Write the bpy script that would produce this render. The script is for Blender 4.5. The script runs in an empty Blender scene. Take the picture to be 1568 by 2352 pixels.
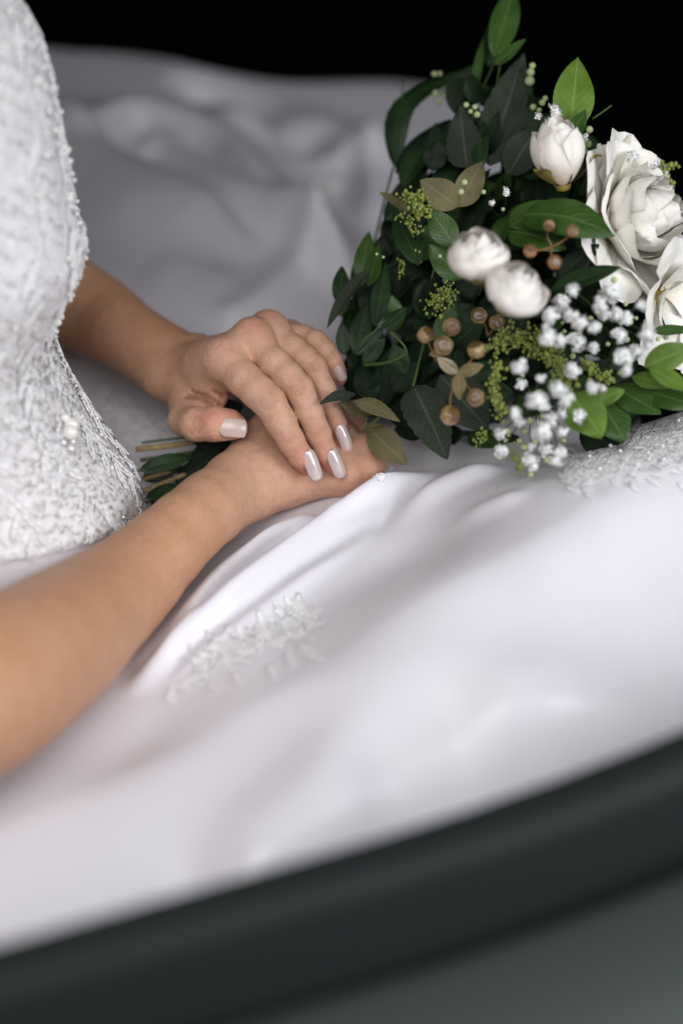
import bpy, math, random
import numpy as np
from mathutils import Vector, Matrix

random.seed(7); RNG = np.random.default_rng(7)
S = bpy.context.scene
COL = S.collection

# ------------------------------------------------------------------ camera
PITCH = math.radians(25.0)
FOCUS = 1.372
CAM = np.array([0.0, -1.38*math.cos(PITCH), 1.38*math.sin(PITCH)])
cd = bpy.data.cameras.new('camera'); cam = bpy.data.objects.new('camera', cd); COL.objects.link(cam)
cam.location = CAM; cam.rotation_euler = (math.pi/2-PITCH, 0, 0)
cd.sensor_fit = 'HORIZONTAL'; cd.sensor_width = 24.0; cd.lens = 85.0
cd.clip_start = 0.05; cd.clip_end = 50.0
cd.dof.use_dof = True; cd.dof.focus_distance = FOCUS; cd.dof.aperture_fstop = 2.1
S.camera = cam

# ------------------------------------------------------------------ light
w = bpy.data.worlds.new('World'); S.world = w; w.use_nodes = True
w.node_tree.nodes['Background'].inputs[0].default_value = (0.55, 0.65, 0.75, 1)
w.node_tree.nodes['Background'].inputs[1].default_value = 0.004
def area(name, loc, target, sx, sy, watts, col):
    l = bpy.data.lights.new(name, 'AREA'); l.shape = 'RECTANGLE'; l.size = sx; l.size_y = sy
    l.energy = watts; l.color = col
    o = bpy.data.objects.new(name, l); COL.objects.link(o); o.location = loc
    o.rotation_euler = (Vector(target)-Vector(loc)).to_track_quat('-Z', 'Y').to_euler()
    return o
area('door_daylight', (-0.15, -1.50, 1.20), (0.0, 0.0, 0.0), 1.4, 1.0, 24.5, (1.0, 0.985, 0.975))
area('window_daylight', (0.95, -0.80, 0.50), (0.05, -0.05, 0.0), 0.6, 0.5, 11.0, (0.96, 0.97, 1.0))

S.view_settings.view_transform = 'Standard'; S.view_settings.look = 'None'
S.view_settings.exposure = 0.0; S.view_settings.gamma = 1.0; S.view_settings.use_curve_mapping = False
S.render.engine = 'CYCLES'
S.cycles.use_denoising = True
S.cycles.max_bounces = 8; S.cycles.transparent_max_bounces = 8
S.cycles.sample_clamp_indirect = 4.0

# ------------------------------------------------------------------ measuring helpers
KPX = 24.0/85.0/1568.0          # tangent per pixel of a 1568 wide picture of the place
FWD = np.array([0, math.cos(PITCH), -math.sin(PITCH)]); UPV = np.array([0, math.sin(PITCH), math.cos(PITCH)])
RGT = np.array([1.0, 0, 0]); BACK = -FWD
def P(u, v, D):
    return CAM + D*(FWD + RGT*((u-784)*KPX) + UPV*((1176-v)*KPX))
def H(x, y, D):                  # finer measuring grid round the hands
    return P(336.9+x*0.3711, 673.7+y*0.3711, D)
def hr(r, D=1.38): return r*0.3711*KPX*D
def px(r, D=1.38): return r*KPX*D

# ------------------------------------------------------------------ object helpers
def tag(o, label=None, cat=None, group=None, kind=None):
    if label: o['label'] = label
    if cat: o['category'] = cat
    if group: o['group'] = group
    if kind: o['kind'] = kind
    return o
def link(name, me, mat=None, parent=None):
    o = bpy.data.objects.new(name, me); COL.objects.link(o)
    if mat is not None and me is not None and not me.materials: me.materials.append(mat)
    if parent is not None: o.parent = parent
    return o
def empty(name, loc=(0, 0, 0)):
    o = bpy.data.objects.new(name, None); COL.objects.link(o); o.location = loc; o.empty_display_size = 0.02
    return o
def WM(o):
    m = o.matrix_basis.copy()
    return WM(o.parent) @ o.matrix_parent_inverse @ m if o.parent else m
def child_world(o, parent):          # parent without moving the child
    o.parent = parent; o.matrix_parent_inverse = WM(parent).inverted(); return o
def mesh(name, V, F, smooth=True):
    me = bpy.data.meshes.new(name)
    if isinstance(F, np.ndarray):
        V = np.asarray(V, dtype=np.float32); n = len(F); k = F.shape[1]
        me.vertices.add(len(V)); me.vertices.foreach_set('co', V.ravel())
        me.loops.add(n*k); me.loops.foreach_set('vertex_index', F.astype(np.int32).ravel())
        me.polygons.add(n); me.polygons.foreach_set('loop_start', np.arange(0, n*k, k, dtype=np.int32))
        me.update(calc_edges=True)
    else:
        me.from_pydata([tuple(map(float, p)) for p in V], [], F); me.update()
    if smooth: me.polygons.foreach_set('use_smooth', [True]*len(me.polygons))
    return me
def grid_faces(nu, nv, closed=False):
    F = []
    for j in range(nv-1):
        for i in range(nu if closed else nu-1):
            i2 = (i+1) % nu
            F.append((j*nu+i, j*nu+i2, (j+1)*nu+i2, (j+1)*nu+i))
    return F
def attr(me, name, vals):
    a = me.attributes.new(name, 'FLOAT', 'POINT'); a.data.foreach_set('value', np.asarray(vals, dtype=np.float32))
def nrm(v):
    v = np.asarray(v, float); return v/(np.linalg.norm(v)+1e-12)
def tube_vf(pts, rad, n=8, cap=True):
    pts = [np.asarray(p, float) for p in pts]; V = []; F = []
    m = len(pts); rad = rad if hasattr(rad, '__len__') else [rad]*m
    t0 = nrm(pts[1]-pts[0]); a = nrm(np.cross(t0, [0.31, 0.2, 0.93]))
    for i in range(m):
        t = nrm(pts[min(i+1, m-1)]-pts[max(i-1, 0)])
        a = nrm(a-t*np.dot(a, t)); b = np.cross(t, a)
        for k in range(n):
            an = 2*math.pi*k/n; V.append(pts[i]+rad[i]*(a*math.cos(an)+b*math.sin(an)))
    F = grid_faces(n, m, True)
    if cap: F.append(tuple(range(n))[::-1]); F.append(tuple((m-1)*n+k for k in range(n)))
    return V, F
def spline(pts, n):
    pts = np.asarray(pts, float); m = len(pts)
    if m < 3: return [pts[0]+(pts[-1]-pts[0])*i/(n-1) for i in range(n)]
    q = np.vstack([2*pts[0]-pts[1], pts, 2*pts[-1]-pts[-2]]); out = []
    for i in range(n):
        s = i/(n-1)*(m-1); k = min(int(s), m-2); f = s-k
        p0, p1, p2, p3 = q[k:k+4]
        out.append(0.5*((2*p1)+(p2-p0)*f+(2*p0-5*p1+4*p2-p3)*f*f+(3*p1-p0-3*p2+p3)*f**3))
    return out
def join_vf(parts):
    V = []; F = []
    for v, f in parts:
        o = len(V); V.extend(v); F.extend([tuple(i+o for i in q) for q in f])
    return V, F
def ico(r=1.0, sub=1):
    import bmesh
    bm = bmesh.new(); bmesh.ops.create_icosphere(bm, subdivisions=sub, radius=r)
    V = [np.array(v.co) for v in bm.verts]; F = [tuple(v.index for v in f.verts) for f in bm.faces]; bm.free()
    return V, F

# ------------------------------------------------------------------ materials
def mat(name, col, rough=0.5, spec=0.5, **kw):
    m = bpy.data.materials.new(name); m.use_nodes = True
    b = m.node_tree.nodes['Principled BSDF']
    b.inputs['Base Color'].default_value = (*col, 1); b.inputs['Roughness'].default_value = rough
    b.inputs['Specular IOR Level'].default_value = spec
    for k, v in kw.items(): b.inputs[k.replace('_', ' ')].default_value = v
    return m
def N(m, t, **kw):
    n = m.node_tree.nodes.new(t)
    for k, v in kw.items(): setattr(n, k, v)
    return n
def L(m, a, b): m.node_tree.links.new(a, b)
def bsdf(m): return m.node_tree.nodes['Principled BSDF']
def coords(m): return N(m, 'ShaderNodeTexCoord').outputs['Object']
def noise(m, scale, detail=3.0, rough=0.5, vec=None):
    n = N(m, 'ShaderNodeTexNoise'); n.inputs['Scale'].default_value = scale; n.inputs['Detail'].default_value = detail
    n.inputs['Roughness'].default_value = rough
    L(m, vec if vec is not None else coords(m), n.inputs['Vector']); return n.outputs['Fac']
def ramp(m, fac, stops):
    r = N(m, 'ShaderNodeValToRGB'); L(m, fac, r.inputs['Fac']); e = r.color_ramp.elements
    while len(e) < len(stops): e.new(0.5)
    for k, (p, c) in enumerate(stops): e[k].position = p; e[k].color = (*c, 1)
    return r.outputs['Color']
def mix(m, fac, a, b, mode='MIX'):
    n = N(m, 'ShaderNodeMix', data_type='RGBA', blend_type=mode)
    if hasattr(fac, 'links'): L(m, fac, n.inputs[0])
    else: n.inputs[0].default_value = fac
    for s, x in ((6, a), (7, b)):
        if hasattr(x, 'links'): L(m, x, n.inputs[s])
        else: n.inputs[s].default_value = (*x, 1)
    return n.outputs[2]
def math_(m, op, a, b=None):
    n = N(m, 'ShaderNodeMath', operation=op)
    for s, x in ((0, a), (1, b)):
        if x is None: continue
        if hasattr(x, 'links'): L(m, x, n.inputs[s])
        else: n.inputs[s].default_value = x
    return n.outputs[0]
def bump(m, h, dist, strength=1.0):
    n = N(m, 'ShaderNodeBump'); n.inputs['Distance'].default_value = dist; n.inputs['Strength'].default_value = strength
    L(m, h, n.inputs['Height']); L(m, n.outputs['Normal'], bsdf(m).inputs['Normal'])
def attr_in(m, name): return N(m, 'ShaderNodeAttribute', attribute_name=name).outputs['Fac']

def skin_material():
    m = mat('skin', (0.56, 0.32, 0.2), 0.5, 0.35)
    b = bsdf(m)
    n1 = noise(m, 55, 4, 0.6); n2 = noise(m, 260, 3, 0.6)
    c = ramp(m, n1, [(0.3, (0.575, 0.345, 0.232)), (0.7, (0.625, 0.395, 0.278))])
    c2 = ramp(m, n1, [(0.3, (0.52, 0.282, 0.162)), (0.7, (0.575, 0.328, 0.20))])
    c = mix(m, attr_in(m, 'tan'), c, c2)
    c = mix(m, ramp(m, n2, [(0.42, (0, 0, 0)), (0.75, (0.3, 0.3, 0.3))]), c, (0.40, 0.185, 0.12))
    n3 = noise(m, 120, 6, 0.7)
    c = mix(m, ramp(m, n3, [(0.5, (0, 0, 0)), (0.8, (0.22,)*3)]), c, (0.64, 0.43, 0.31))
    c = mix(m, ramp(m, noise(m, 33, 3, 0.6), [(0.5, (0, 0, 0)), (0.8, (0.2,)*3)]), c, (0.56, 0.28, 0.19))
    c = mix(m, attr_in(m, 'flush'), c, (0.56, 0.195, 0.13))
    c = mix(m, attr_in(m, 'fold'), c, (0.22, 0.095, 0.06))  # crease shade painted dark into the skin colour
    L(m, c, b.inputs['Base Color'])
    b.inputs['Subsurface Weight'].default_value = 0.22
    b.inputs['Subsurface Radius'].default_value = (1.0, 0.38, 0.2); b.inputs['Subsurface Scale'].default_value = 0.0035
    v = N(m, 'ShaderNodeTexVoronoi', feature='DISTANCE_TO_EDGE'); v.inputs['Scale'].default_value = 900
    L(m, coords(m), v.inputs['Vector'])
    h = math_(m, 'ADD', math_(m, 'MULTIPLY', v.outputs['Distance'], 0.5), noise(m, 700, 3, 0.6))
    h = math_(m, 'ADD', h, math_(m, 'MULTIPLY', noise(m, 210, 3, 0.6), 1.6))
    bump(m, h, 0.0005, 0.75)
    return m
M_skin = skin_material()
M_nail = mat('pearl_nail_polish', (0.76, 0.66, 0.65), 0.2, 0.7, Coat_Weight=0.8, Coat_Roughness=0.12, Metallic=0.25)
M_nail2 = mat('worn_nail_polish', (0.54, 0.43, 0.385), 0.32, 0.5, Coat_Weight=0.4, Coat_Roughness=0.15)

def satin_material(name, col, rough, k=1.0):
    m = mat(name, col, rough, 0.5, Sheen_Weight=0.1, Sheen_Roughness=0.4)
    bump(m, noise(m, 16, 4, 0.5), 0.0022*k, 0.4)
    b = bsdf(m); L(m, ramp(m, noise(m, 40, 3), [(0.3, (rough-.05,)*3), (0.7, (rough+.06,)*3)]), b.inputs['Roughness'])
    return m
M_satin = satin_material('white_satin', (0.785, 0.77, 0.835), 0.38)
def lace_base():
    m = mat('lace_ground', (0.80, 0.79, 0.82), 0.5, 0.4)
    v = N(m, 'ShaderNodeTexVoronoi', feature='F1'); v.inputs['Scale'].default_value = 190; L(m, coords(m), v.inputs['Vector'])
    n1 = noise(m, 150, 5, 0.65)
    h = math_(m, 'ADD', v.outputs['Distance'], n1); bump(m, h, 0.0014, 0.5)
    c = ramp(m, n1, [(0.35, (0.74, 0.735, 0.755)), (0.55, (0.84, 0.83, 0.86))]); L(m, c, bsdf(m).inputs['Base Color'])
    return m
M_lacebase = lace_base()
def lace_thread():
    m = mat('lace_thread', (0.86, 0.855, 0.885), 0.75, 0.1)
    n1 = noise(m, 700, 3, 0.6); bump(m, n1, 0.0012, 0.8)
    L(m, ramp(m, noise(m, 320, 2), [(0.36, (0.86, 0.86, 0.89)), (0.5, (0.93, 0.93, 0.945))]), bsdf(m).inputs['Base Color'])
    return m
M_lace = lace_thread()
M_pearl = mat('pearl', (0.85, 0.83, 0.80), 0.16, 0.6, Coat_Weight=0.7, Coat_Roughness=0.05)
M_bead = mat('glass_bead', (0.78, 0.78, 0.80), 0.1, 0.8, Metallic=0.35)
M_silver = mat('silver_thread', (0.42, 0.40, 0.36), 0.28, 0.6, Metallic=0.7)

def leaf_material(name, c1, c2, rib, rough=0.45, spec=0.4, weave=False, trans=0.0):
    m = mat(name, c1, rough, spec); b = bsdf(m)
    ac = attr_in(m, 'across'); al = attr_in(m, 'along')
    c = ramp(m, noise(m, 70, 4, 0.6), [(0.35, c1), (0.7, c2)])
    aa = math_(m, 'ABSOLUTE', ac)
    ribf = ramp(m, aa, [(0.02, (0.75,)*3), (0.09, (0, 0, 0))])
    vv = math_(m, 'SINE', math_(m, 'MULTIPLY', math_(m, 'SUBTRACT', al, math_(m, 'MULTIPLY', aa, 0.35)), 52.0))
    vein = ramp(m, vv, [(0.86, (0, 0, 0)), (1.0, (0.28,)*3)])
    c = mix(m, vein, c, rib); c = mix(m, ribf, c, rib)
    L(m, c, b.inputs['Base Color'])
    h = math_(m, 'ADD', math_(m, 'MULTIPLY', noise(m, 190, 3), 0.6), math_(m, 'MULTIPLY', vein, -0.8))
    if weave:
        v = N(m, 'ShaderNodeTexVoronoi'); v.inputs['Scale'].default_value = 1100; L(m, coords(m), v.inputs['Vector'])
        h = math_(m, 'ADD', h, v.outputs['Distance'])
    bump(m, h, 0.0007, 0.7)
    return m
LM = {
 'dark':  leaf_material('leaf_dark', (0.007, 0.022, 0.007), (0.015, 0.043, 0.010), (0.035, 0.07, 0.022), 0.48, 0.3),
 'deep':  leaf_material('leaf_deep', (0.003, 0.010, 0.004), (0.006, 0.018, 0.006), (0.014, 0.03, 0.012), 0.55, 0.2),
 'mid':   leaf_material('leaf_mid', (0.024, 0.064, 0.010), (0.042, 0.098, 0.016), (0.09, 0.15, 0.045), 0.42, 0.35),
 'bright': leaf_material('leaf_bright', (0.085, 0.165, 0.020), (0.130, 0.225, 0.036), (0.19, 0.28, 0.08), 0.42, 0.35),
 'grey':  leaf_material('leaf_grey_fabric', (0.026, 0.037, 0.025), (0.040, 0.053, 0.037), (0.09, 0.105, 0.08), 0.7, 0.2, True),
 'olive': leaf_material('leaf_olive_fabric', (0.125, 0.115, 0.055), (0.175, 0.155, 0.080), (0.21, 0.19, 0.11), 0.75, 0.2, True),
 'gold':  leaf_material('leaf_gold', (0.17, 0.135, 0.06), (0.26, 0.21, 0.11), (0.34, 0.28, 0.17), 0.3, 0.5),
}
def petal_material(name, c1, c2, base):
    m = mat(name, c1, 0.55, 0.3); b = bsdf(m)
    c = ramp(m, noise(m, 60, 3), [(0.35, c1), (0.7, c2)])
    al = attr_in(m, 'along')
    c = mix(m, ramp(m, al, [(0.05, (0.8,)*3), (0.45, (0, 0, 0))]), c, base)
    L(m, c, b.inputs['Base Color'])
    b.inputs['Subsurface Weight'].default_value = 0.4; b.inputs['Subsurface Radius'].default_value = (1, .9, .78); b.inputs['Subsurface Scale'].default_value = 0.006
    v = math_(m, 'ADD', noise(m, 240, 3), math_(m, 'MULTIPLY', math_(m, 'SINE', math_(m, 'MULTIPLY', attr_in(m, 'across'), 40.0)), 0.06))
    bump(m, v, 0.0008, 0.6)
    return m
M_petal = petal_material('rose_petal', (0.885, 0.835, 0.785), (0.905, 0.865, 0.82), (0.74, 0.56, 0.37))
M_petal_cream = petal_material('cream_petal', (0.88, 0.855, 0.79), (0.90, 0.885, 0.84), (0.66, 0.60, 0.42))
M_gyp = mat('gypsophila_white', (0.86, 0.86, 0.85), 0.6, 0.3, Subsurface_Weight=0.1)
M_gypbud = mat('gypsophila_bud', (0.42, 0.50, 0.25), 0.55, 0.3)
M_stem = mat('green_stem', (0.045, 0.085, 0.02), 0.5, 0.4)
M_stemd = mat('dark_green_stem', (0.012, 0.030, 0.010), 0.5, 0.4)
def wood():
    m = mat('cut_stem_wood', (0.42, 0.30, 0.15), 0.7, 0.2)
    n1 = noise(m, 320, 4, 0.7)
    L(m, ramp(m, n1, [(0.3, (0.22, 0.14, 0.055)), (0.65, (0.50, 0.37, 0.19))]), bsdf(m).inputs['Base Color']); bump(m, n1, 0.001, 0.8)
    return m
M_wood = wood()
M_brown = mat('brown_stem', (0.20, 0.115, 0.045), 0.55, 0.3)
def berry_mat(name, a, b_, crown=0.85, coat=0.5):
    m = mat(name, a, 0.28, 0.6)
    n1 = noise(m, 170 if not crown else 2.6, 4, 0.65)
    sx = N(m, 'ShaderNodeSeparateXYZ'); L(m, coords(m), sx.inputs[0])
    tip = ramp(m, sx.outputs['Z'], [(0.52, (0, 0, 0)), (0.66, (crown,)*3)])
    L(m, mix(m, tip, ramp(m, n1, [(0.3, a), (0.7, b_)]), (0.10, 0.05, 0.015)), bsdf(m).inputs['Base Color']); bump(m, n1, 0.0012, 0.7)
    bsdf(m).inputs['Coat Weight'].default_value = coat; bsdf(m).inputs['Coat Roughness'].default_value = 0.15
    return m
M_berry = berry_mat('gold_berry', (0.20, 0.115, 0.03), (0.50, 0.36, 0.17))
M_berry2 = berry_mat('tan_berry', (0.36, 0.17, 0.065), (0.50, 0.27, 0.125))
M_sol = berry_mat('solidago_green', (0.15, 0.205, 0.028), (0.30, 0.35, 0.075), 0.0, 0.0)
M_sepal = mat('olive_sepal', (0.30, 0.24, 0.055), 0.55, 0.3)
def rough_dark(name, col, rough, sc=300, spec=0.35):
    m = mat(name, col, rough, spec); bump(m, noise(m, sc, 4, 0.6), 0.0008, 0.5); return m
M_rubber = rough_dark('window_rubber', (0.008, 0.011, 0.011), 0.7, spec=0.1)
M_trim = rough_dark('door_trim', (0.013, 0.018, 0.018), 0.62, spec=0.18)
M_paint = mat('grey_green_car_paint', (0.043, 0.053, 0.051), 0.4, 0.35, Coat_Weight=0.25, Coat_Roughness=0.25)
M_seat = rough_dark('black_seat_leather', (0.003, 0.0035, 0.0035), 0.7, spec=0.08)
M_cabin = rough_dark('black_cabin_lining', (0.0012, 0.0017, 0.0017), 0.9, spec=0.02)

# ------------------------------------------------------------------ car: cabin, seat, door
YAW = math.radians(27.0); EA = np.array([math.cos(YAW), math.sin(YAW), 0]); EB = np.array([-math.sin(YAW), math.cos(YAW), 0]); EZ = np.array([0, 0, 1.0])
def AB(a, b, z): return EA*a+EB*b+EZ*z
def extrude_profile(prof, a0, a1, closed=True, na=2):
    V = []; n = len(prof)
    for i in range(na):
        a = a0+(a1-a0)*i/(na-1)
        V += [AB(a, b, z) for b, z in prof]
    F = grid_faces(n, na, closed)
    if closed: F.append(tuple(range(n))[::-1]); F.append(tuple((na-1)*n+k for k in range(n)))
    return V, F
def lift(a): return 0.40*np.maximum(0.0, a+0.19)**2-0.10*np.maximum(0.0, a-0.05)**2
def extrude_curved(prof, a0, a1, na=40):
    V = []; n = len(prof)
    for i in range(na):
        a = a0+(a1-a0)*i/(na-1); V += [AB(a, b, z+float(lift(min(a, 0.25)))) for b, z in prof]
    F = grid_faces(n, na, True); F.append(tuple(range(n))[::-1]); F.append(tuple((na-1)*n+k for k in range(n)))
    return V, F
def round_poly(pts, r, k=4):
    out = []; n = len(pts)
    for i in range(n):
        p = np.array(pts[i], float); a = np.array(pts[i-1], float); b = np.array(pts[(i+1) % n], float)
        da = nrm(a-p); db = nrm(b-p); rr = min(r, 0.45*np.linalg.norm(a-p), 0.45*np.linalg.norm(b-p))
        s, e = p+da*rr, p+db*rr
        for j in range(k+1):
            t = j/k; out.append((1-t)**2*s+2*t*(1-t)*p+t*t*e)
    return out
car = empty('car', AB(0.1, 0.2, -0.46)); tag(car, 'dark car around the bride, its blurred door edge crossing the foreground', 'car')
cab = link('cabin_lining', mesh('cabin_lining', *join_vf([
    extrude_profile([(0.93, -0.6), (1.0, -0.6), (1.0, 0.9), (0.93, 0.9)], -0.9, 1.6),
    extrude_profile([(-0.30, -0.46), (0.93, -0.46), (0.93, -0.40), (-0.30, -0.40)], -0.9, 1.6),
    extrude_profile([(-0.30, -0.39), (0.92, -0.39), (0.92, 0.9), (-0.30, 0.9)], 1.1, 1.2)]), smooth=False), M_cabin)
child_world(cab, car)
child_world(link('roof', mesh('roof', *extrude_profile(round_poly([(-0.20, 0.60), (-0.20, 0.56), (0.95, 0.56), (0.95, 0.62)], 0.015), -0.9, 1.3)), M_cabin), car)
seat = child_world(empty('car_seat'), car)
child_world(link('seat_cushion', mesh('seat_cushion', *extrude_profile(round_poly([(-0.26, -0.38), (0.90, -0.38), (0.90, -0.10), (-0.26, -0.14)], 0.06), -0.55, 0.42)), M_seat), seat)
child_world(link('seat_back', mesh('seat_back', *extrude_profile(round_poly([(-0.26, -0.37), (0.90, -0.37), (0.90, 0.7), (-0.26, 0.7)], 0.08), -0.80, -0.57)), M_seat), seat)

door = child_world(empty('car_door'), car); door['label'] = 'dark car door with window ledge, rubber seal and grey outer skin'
child_world(link('window_ledge', mesh('window_ledge', *extrude_curved(round_poly([(-0.362, 0.042), (-0.362, -0.30), (-0.390, -0.30), (-0.390, 0.038)], 0.012), -0.7, 0.9)), M_trim), door)
child_world(link('rubber_seal', mesh('rubber_seal', *extrude_curved(round_poly([(-0.392, -0.008), (-0.392, -0.06), (-0.406, -0.06), (-0.406, -0.010), (-0.399, -0.004)], 0.004), -0.7, 0.9)), M_rubber), door)
child_world(link('outer_panel', mesh('outer_panel', *extrude_curved(round_poly([(-0.408, 0.010), (-0.408, -0.45), (-0.464, -0.45), (-0.540, -0.16), (-0.500, -0.033), (-0.450, 0.002)], 0.018), -0.7, 0.9)), M_paint), door)

# ------------------------------------------------------------------ the bride's skirt: height above the seat
def smooth01(t): t = np.clip(t, 0, 1); return t*t*(3-2*t)
def base_height(x, y):
    a = x*EA[0]+y*EA[1]; b = x*EB[0]+y*EB[1]
    z = 0.22*np.clip(a, -0.5, 0.25)-0.10*np.clip(a-0.08, 0, 0.3)
    thigh = 0.024*np.exp(-((b+0.125)/0.085)**2)*smooth01((a+0.16)/0.22)
    z = z+thigh-0.004
    drop = np.clip(-(b+0.13), 0, 1); z = z-1.25*drop*drop/(drop+0.10)
    far = smooth01((y-0.03)/0.25)
    zf = 0.012+0.072*np.clip((y-0.08)/0.6, 0, 1.2)-0.16*x*np.clip(y/0.6, 0, 1)
    z = z*(1-far)+zf*far
    z = z+0.008*smooth01((a-0.02)/0.14)*np.exp(-((b+0.10)/0.07)**2)
    off = np.clip(x-(0.125+0.02*np.sin(y*9)), 0, 1)*smooth01((b+0.055)/0.07)
    return z-2.2*off*off/(off+0.05)
def ray_hit(u, v, f=None, z_off=0.0):
    f = f or base_height
    d = FWD+RGT*((u-784)*KPX)+UPV*((1176-v)*KPX)
    t = np.linspace(0.8, 2.6, 3600); X = CAM[0]+d[0]*t; Y = CAM[1]+d[1]*t; Z = CAM[2]+d[2]*t
    below = np.nonzero(Z < f(X, Y)+z_off)[0]
    i = below[0] if len(below) else len(t)-1
    return np.array([X[i], Y[i], Z[i]])
def FZ(x, y): return (91.9+x*0.5664, 91.9+y*0.5664)
folds = []   # (points xy, amplitude, width on the near side, width on the far side, taper)
def fold(pts, amp, wn, wf, taper=0.25):
    q = spline([ray_hit(u, v, None, 0.8*amp)[:2] for u, v in (pts if pts[-1][0] > pts[0][0] else pts[::-1])], 18); folds.append((np.array(q), amp, wn, wf, taper))
# near lap
fold([(1030, 1035), (880, 1112), (760, 1182), (640, 1272), (500, 1385), (380, 1475), (270, 1558)], 0.013, 0.0062, 0.007, 0.2)
fold([(790, 1165), (700, 1185), (610, 1228), (520, 1300), (430, 1405), (340, 1490)], 0.013, 0.007, 0.010, 0.25)
fold([(920, 1135), (740, 1240), (560, 1370), (430, 1465)], 0.0045, 0.004, 0.005, 0.3)
fold([(1170, 1040), (1080, 1075), (985, 1120), (880, 1180)], 0.008, 0.010, 0.012, 0.35)
fold([(1110, 1170), (900, 1290), (700, 1420), (520, 1540)], -0.011, 0.034, 0.022, 0.35)
fold([(430, 2100), (560, 2000), (720, 1880), (850, 1765), (980, 1680), (1120, 1635), (1320, 1590), (1600, 1500)], 0.026, 0.020, 0.034, 0.2)
fold([(760, 1960), (900, 1850), (1020, 1760), (1180, 1740)], -0.013, 0.022, 0.020, 0.35)
fold([(1560, 1440), (1350, 1490), (1180, 1560), (1000, 1600)], -0.006, 0.025, 0.03, 0.4)
fold([(1570, 1280), (1350, 1320), (1150, 1390)], 0.005, 0.035, 0.04, 0.4)
fold([(40, 1830), (250, 1720), (480, 1640), (700, 1600)], -0.005, 0.03, 0.03, 0.4)
fold([(1000, 1075), (860, 1150), (720, 1245), (600, 1345)], 0.0035, 0.003, 0.004, 0.35)
fold([(690, 1200), (600, 1270), (520, 1350), (440, 1430)], 0.004, 0.003, 0.004, 0.35)
fold([(1010, 1100), (930, 1165), (840, 1240)], -0.004, 0.006, 0.005, 0.4)
fold([(1230, 1120), (1130, 1150), (1020, 1180)], 0.004, 0.009, 0.008, 0.4)
fold([(880, 1180), (740, 1285), (600, 1390), (460, 1490), (360, 1560)], 0.0045, 0.004, 0.006, 0.3)
fold([(560, 1420), (450, 1500), (340, 1570)], -0.004, 0.006, 0.006, 0.4)
fold([(330, 1660), (560, 1600), (820, 1560), (1050, 1480)], 0.003, 0.018, 0.02, 0.4)
# far sweep of the skirt
for pts, amp, wn, wf, tp in [
 ([(-60, 230), (100, 335), (250, 425), (430, 525), (610, 620), (900, 790)], 0.026, 0.055, 0.015, 0.15),
 ([(190, 400), (250, 310), (380, 264), (560, 300), (740, 385), (860, 500), (1010, 625), (1140, 740), (1400, 960)], 0.030, 0.016, 0.030, 0.14),
 ([(310, 440), (470, 402), (600, 470), (750, 590), (910, 690), (1110, 795), (1330, 1010)], 0.018, 0.012, 0.012, 0.18),
 ([(560, 215), (800, 250), (1050, 295), (1300, 390), (1500, 480)], 0.018, 0.034, 0.030, 0.3),
 ([(480, 235), (680, 290), (870, 380), (1060, 500), (1230, 600)], -0.022, 0.018, 0.020, 0.25),
 ([(1400, 300), (1345, 450), (1345, 600), (1360, 800)], 0.012, 0.016, 0.012, 0.25),
 ([(120, 770), (380, 730), (640, 720), (860, 780)], 0.005, 0.030, 0.040, 0.3),
 ([(380, 905), (560, 930), (720, 955), (880, 965)], 0.006, 0.035, 0.020, 0.35),
 ([(1130, 800), (1010, 930), (860, 1060), (700, 1150)], 0.009, 0.009, 0.016, 0.2)]:
    fold([FZ(*p) for p in pts], amp, wn, wf, tp)
def skirt_height(x, y):
    shp = np.shape(x); x = np.ravel(x).astype(float); y = np.ravel(y).astype(float)
    z = base_height(x, y)
    for Q, amp, wn, wf, tp in folds:
        best = np.full(len(x), 1e9); sgn = np.zeros(len(x)); par = np.zeros(len(x)); n = len(Q)-1
        reach = 3.2*max(wn, wf); lo = Q.min(0)-reach; hi = Q.max(0)+reach
        idx = np.nonzero((x > lo[0]) & (x < hi[0]) & (y > lo[1]) & (y < hi[1]))[0]
        if not len(idx): continue
        xx = x[idx]; yy = y[idx]; best = np.full(len(idx), 1e9); sgn = np.zeros(len(idx)); par = np.zeros(len(idx))
        for i in range(n):
            p = Q[i]; d = Q[i+1]-p; l2 = d@d+1e-12
            h = np.clip(((xx-p[0])*d[0]+(yy-p[1])*d[1])/l2, 0, 1)
            ex = xx-p[0]-h*d[0]; ey = yy-p[1]-h*d[1]; dd = ex*ex+ey*ey
            cr = d[0]*ey-d[1]*ex; m = dd < best; best[m] = dd[m]; par[m] = (i+h[m])/n; sgn[m] = cr[m]
        dist = np.sqrt(best); wd = np.where(sgn < 0, wn, wf)
        tap = smooth01(par/tp)*smooth01((1-par)/tp)
        z[idx] += amp*tap*np.exp(-(dist/wd)**2)
    z += (0.0022*np.sin(x*19+y*31+1.5*np.sin(y*11+x*7))+0.0012*np.sin(x*43-y*29+2*np.sin(x*17+1)))*np.exp(-((y+0.15)/0.3)**2)
    rim = 0.64+0.02*np.sin(x*9.0)+0.01*np.sin(x*31)
    z -= 6.0*np.clip(y-rim, 0, 0.06)**1.5+2.0*np.clip(y-rim-0.04, 0, 1)
    return z.reshape(shp)
bride = empty('person', (-0.25, 0.0, -0.10))
tag(bride, 'seated bride in a white beaded lace and satin wedding dress, hands resting in her lap', 'person')
gx = np.concatenate([np.arange(-0.42, 0.2601, 0.0022), np.arange(0.264, 0.62, 0.005)])
gy = np.concatenate([np.arange(-0.46, 0.16, 0.0022), np.arange(0.163, 0.80, 0.004)])
GX, GY = np.meshgrid(gx, gy); GZ = np.maximum(skirt_height(GX, GY), -0.36)
V = np.stack([GX.ravel(), GY.ravel(), GZ.ravel()], 1); nx, ny = len(gx), len(gy)
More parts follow.
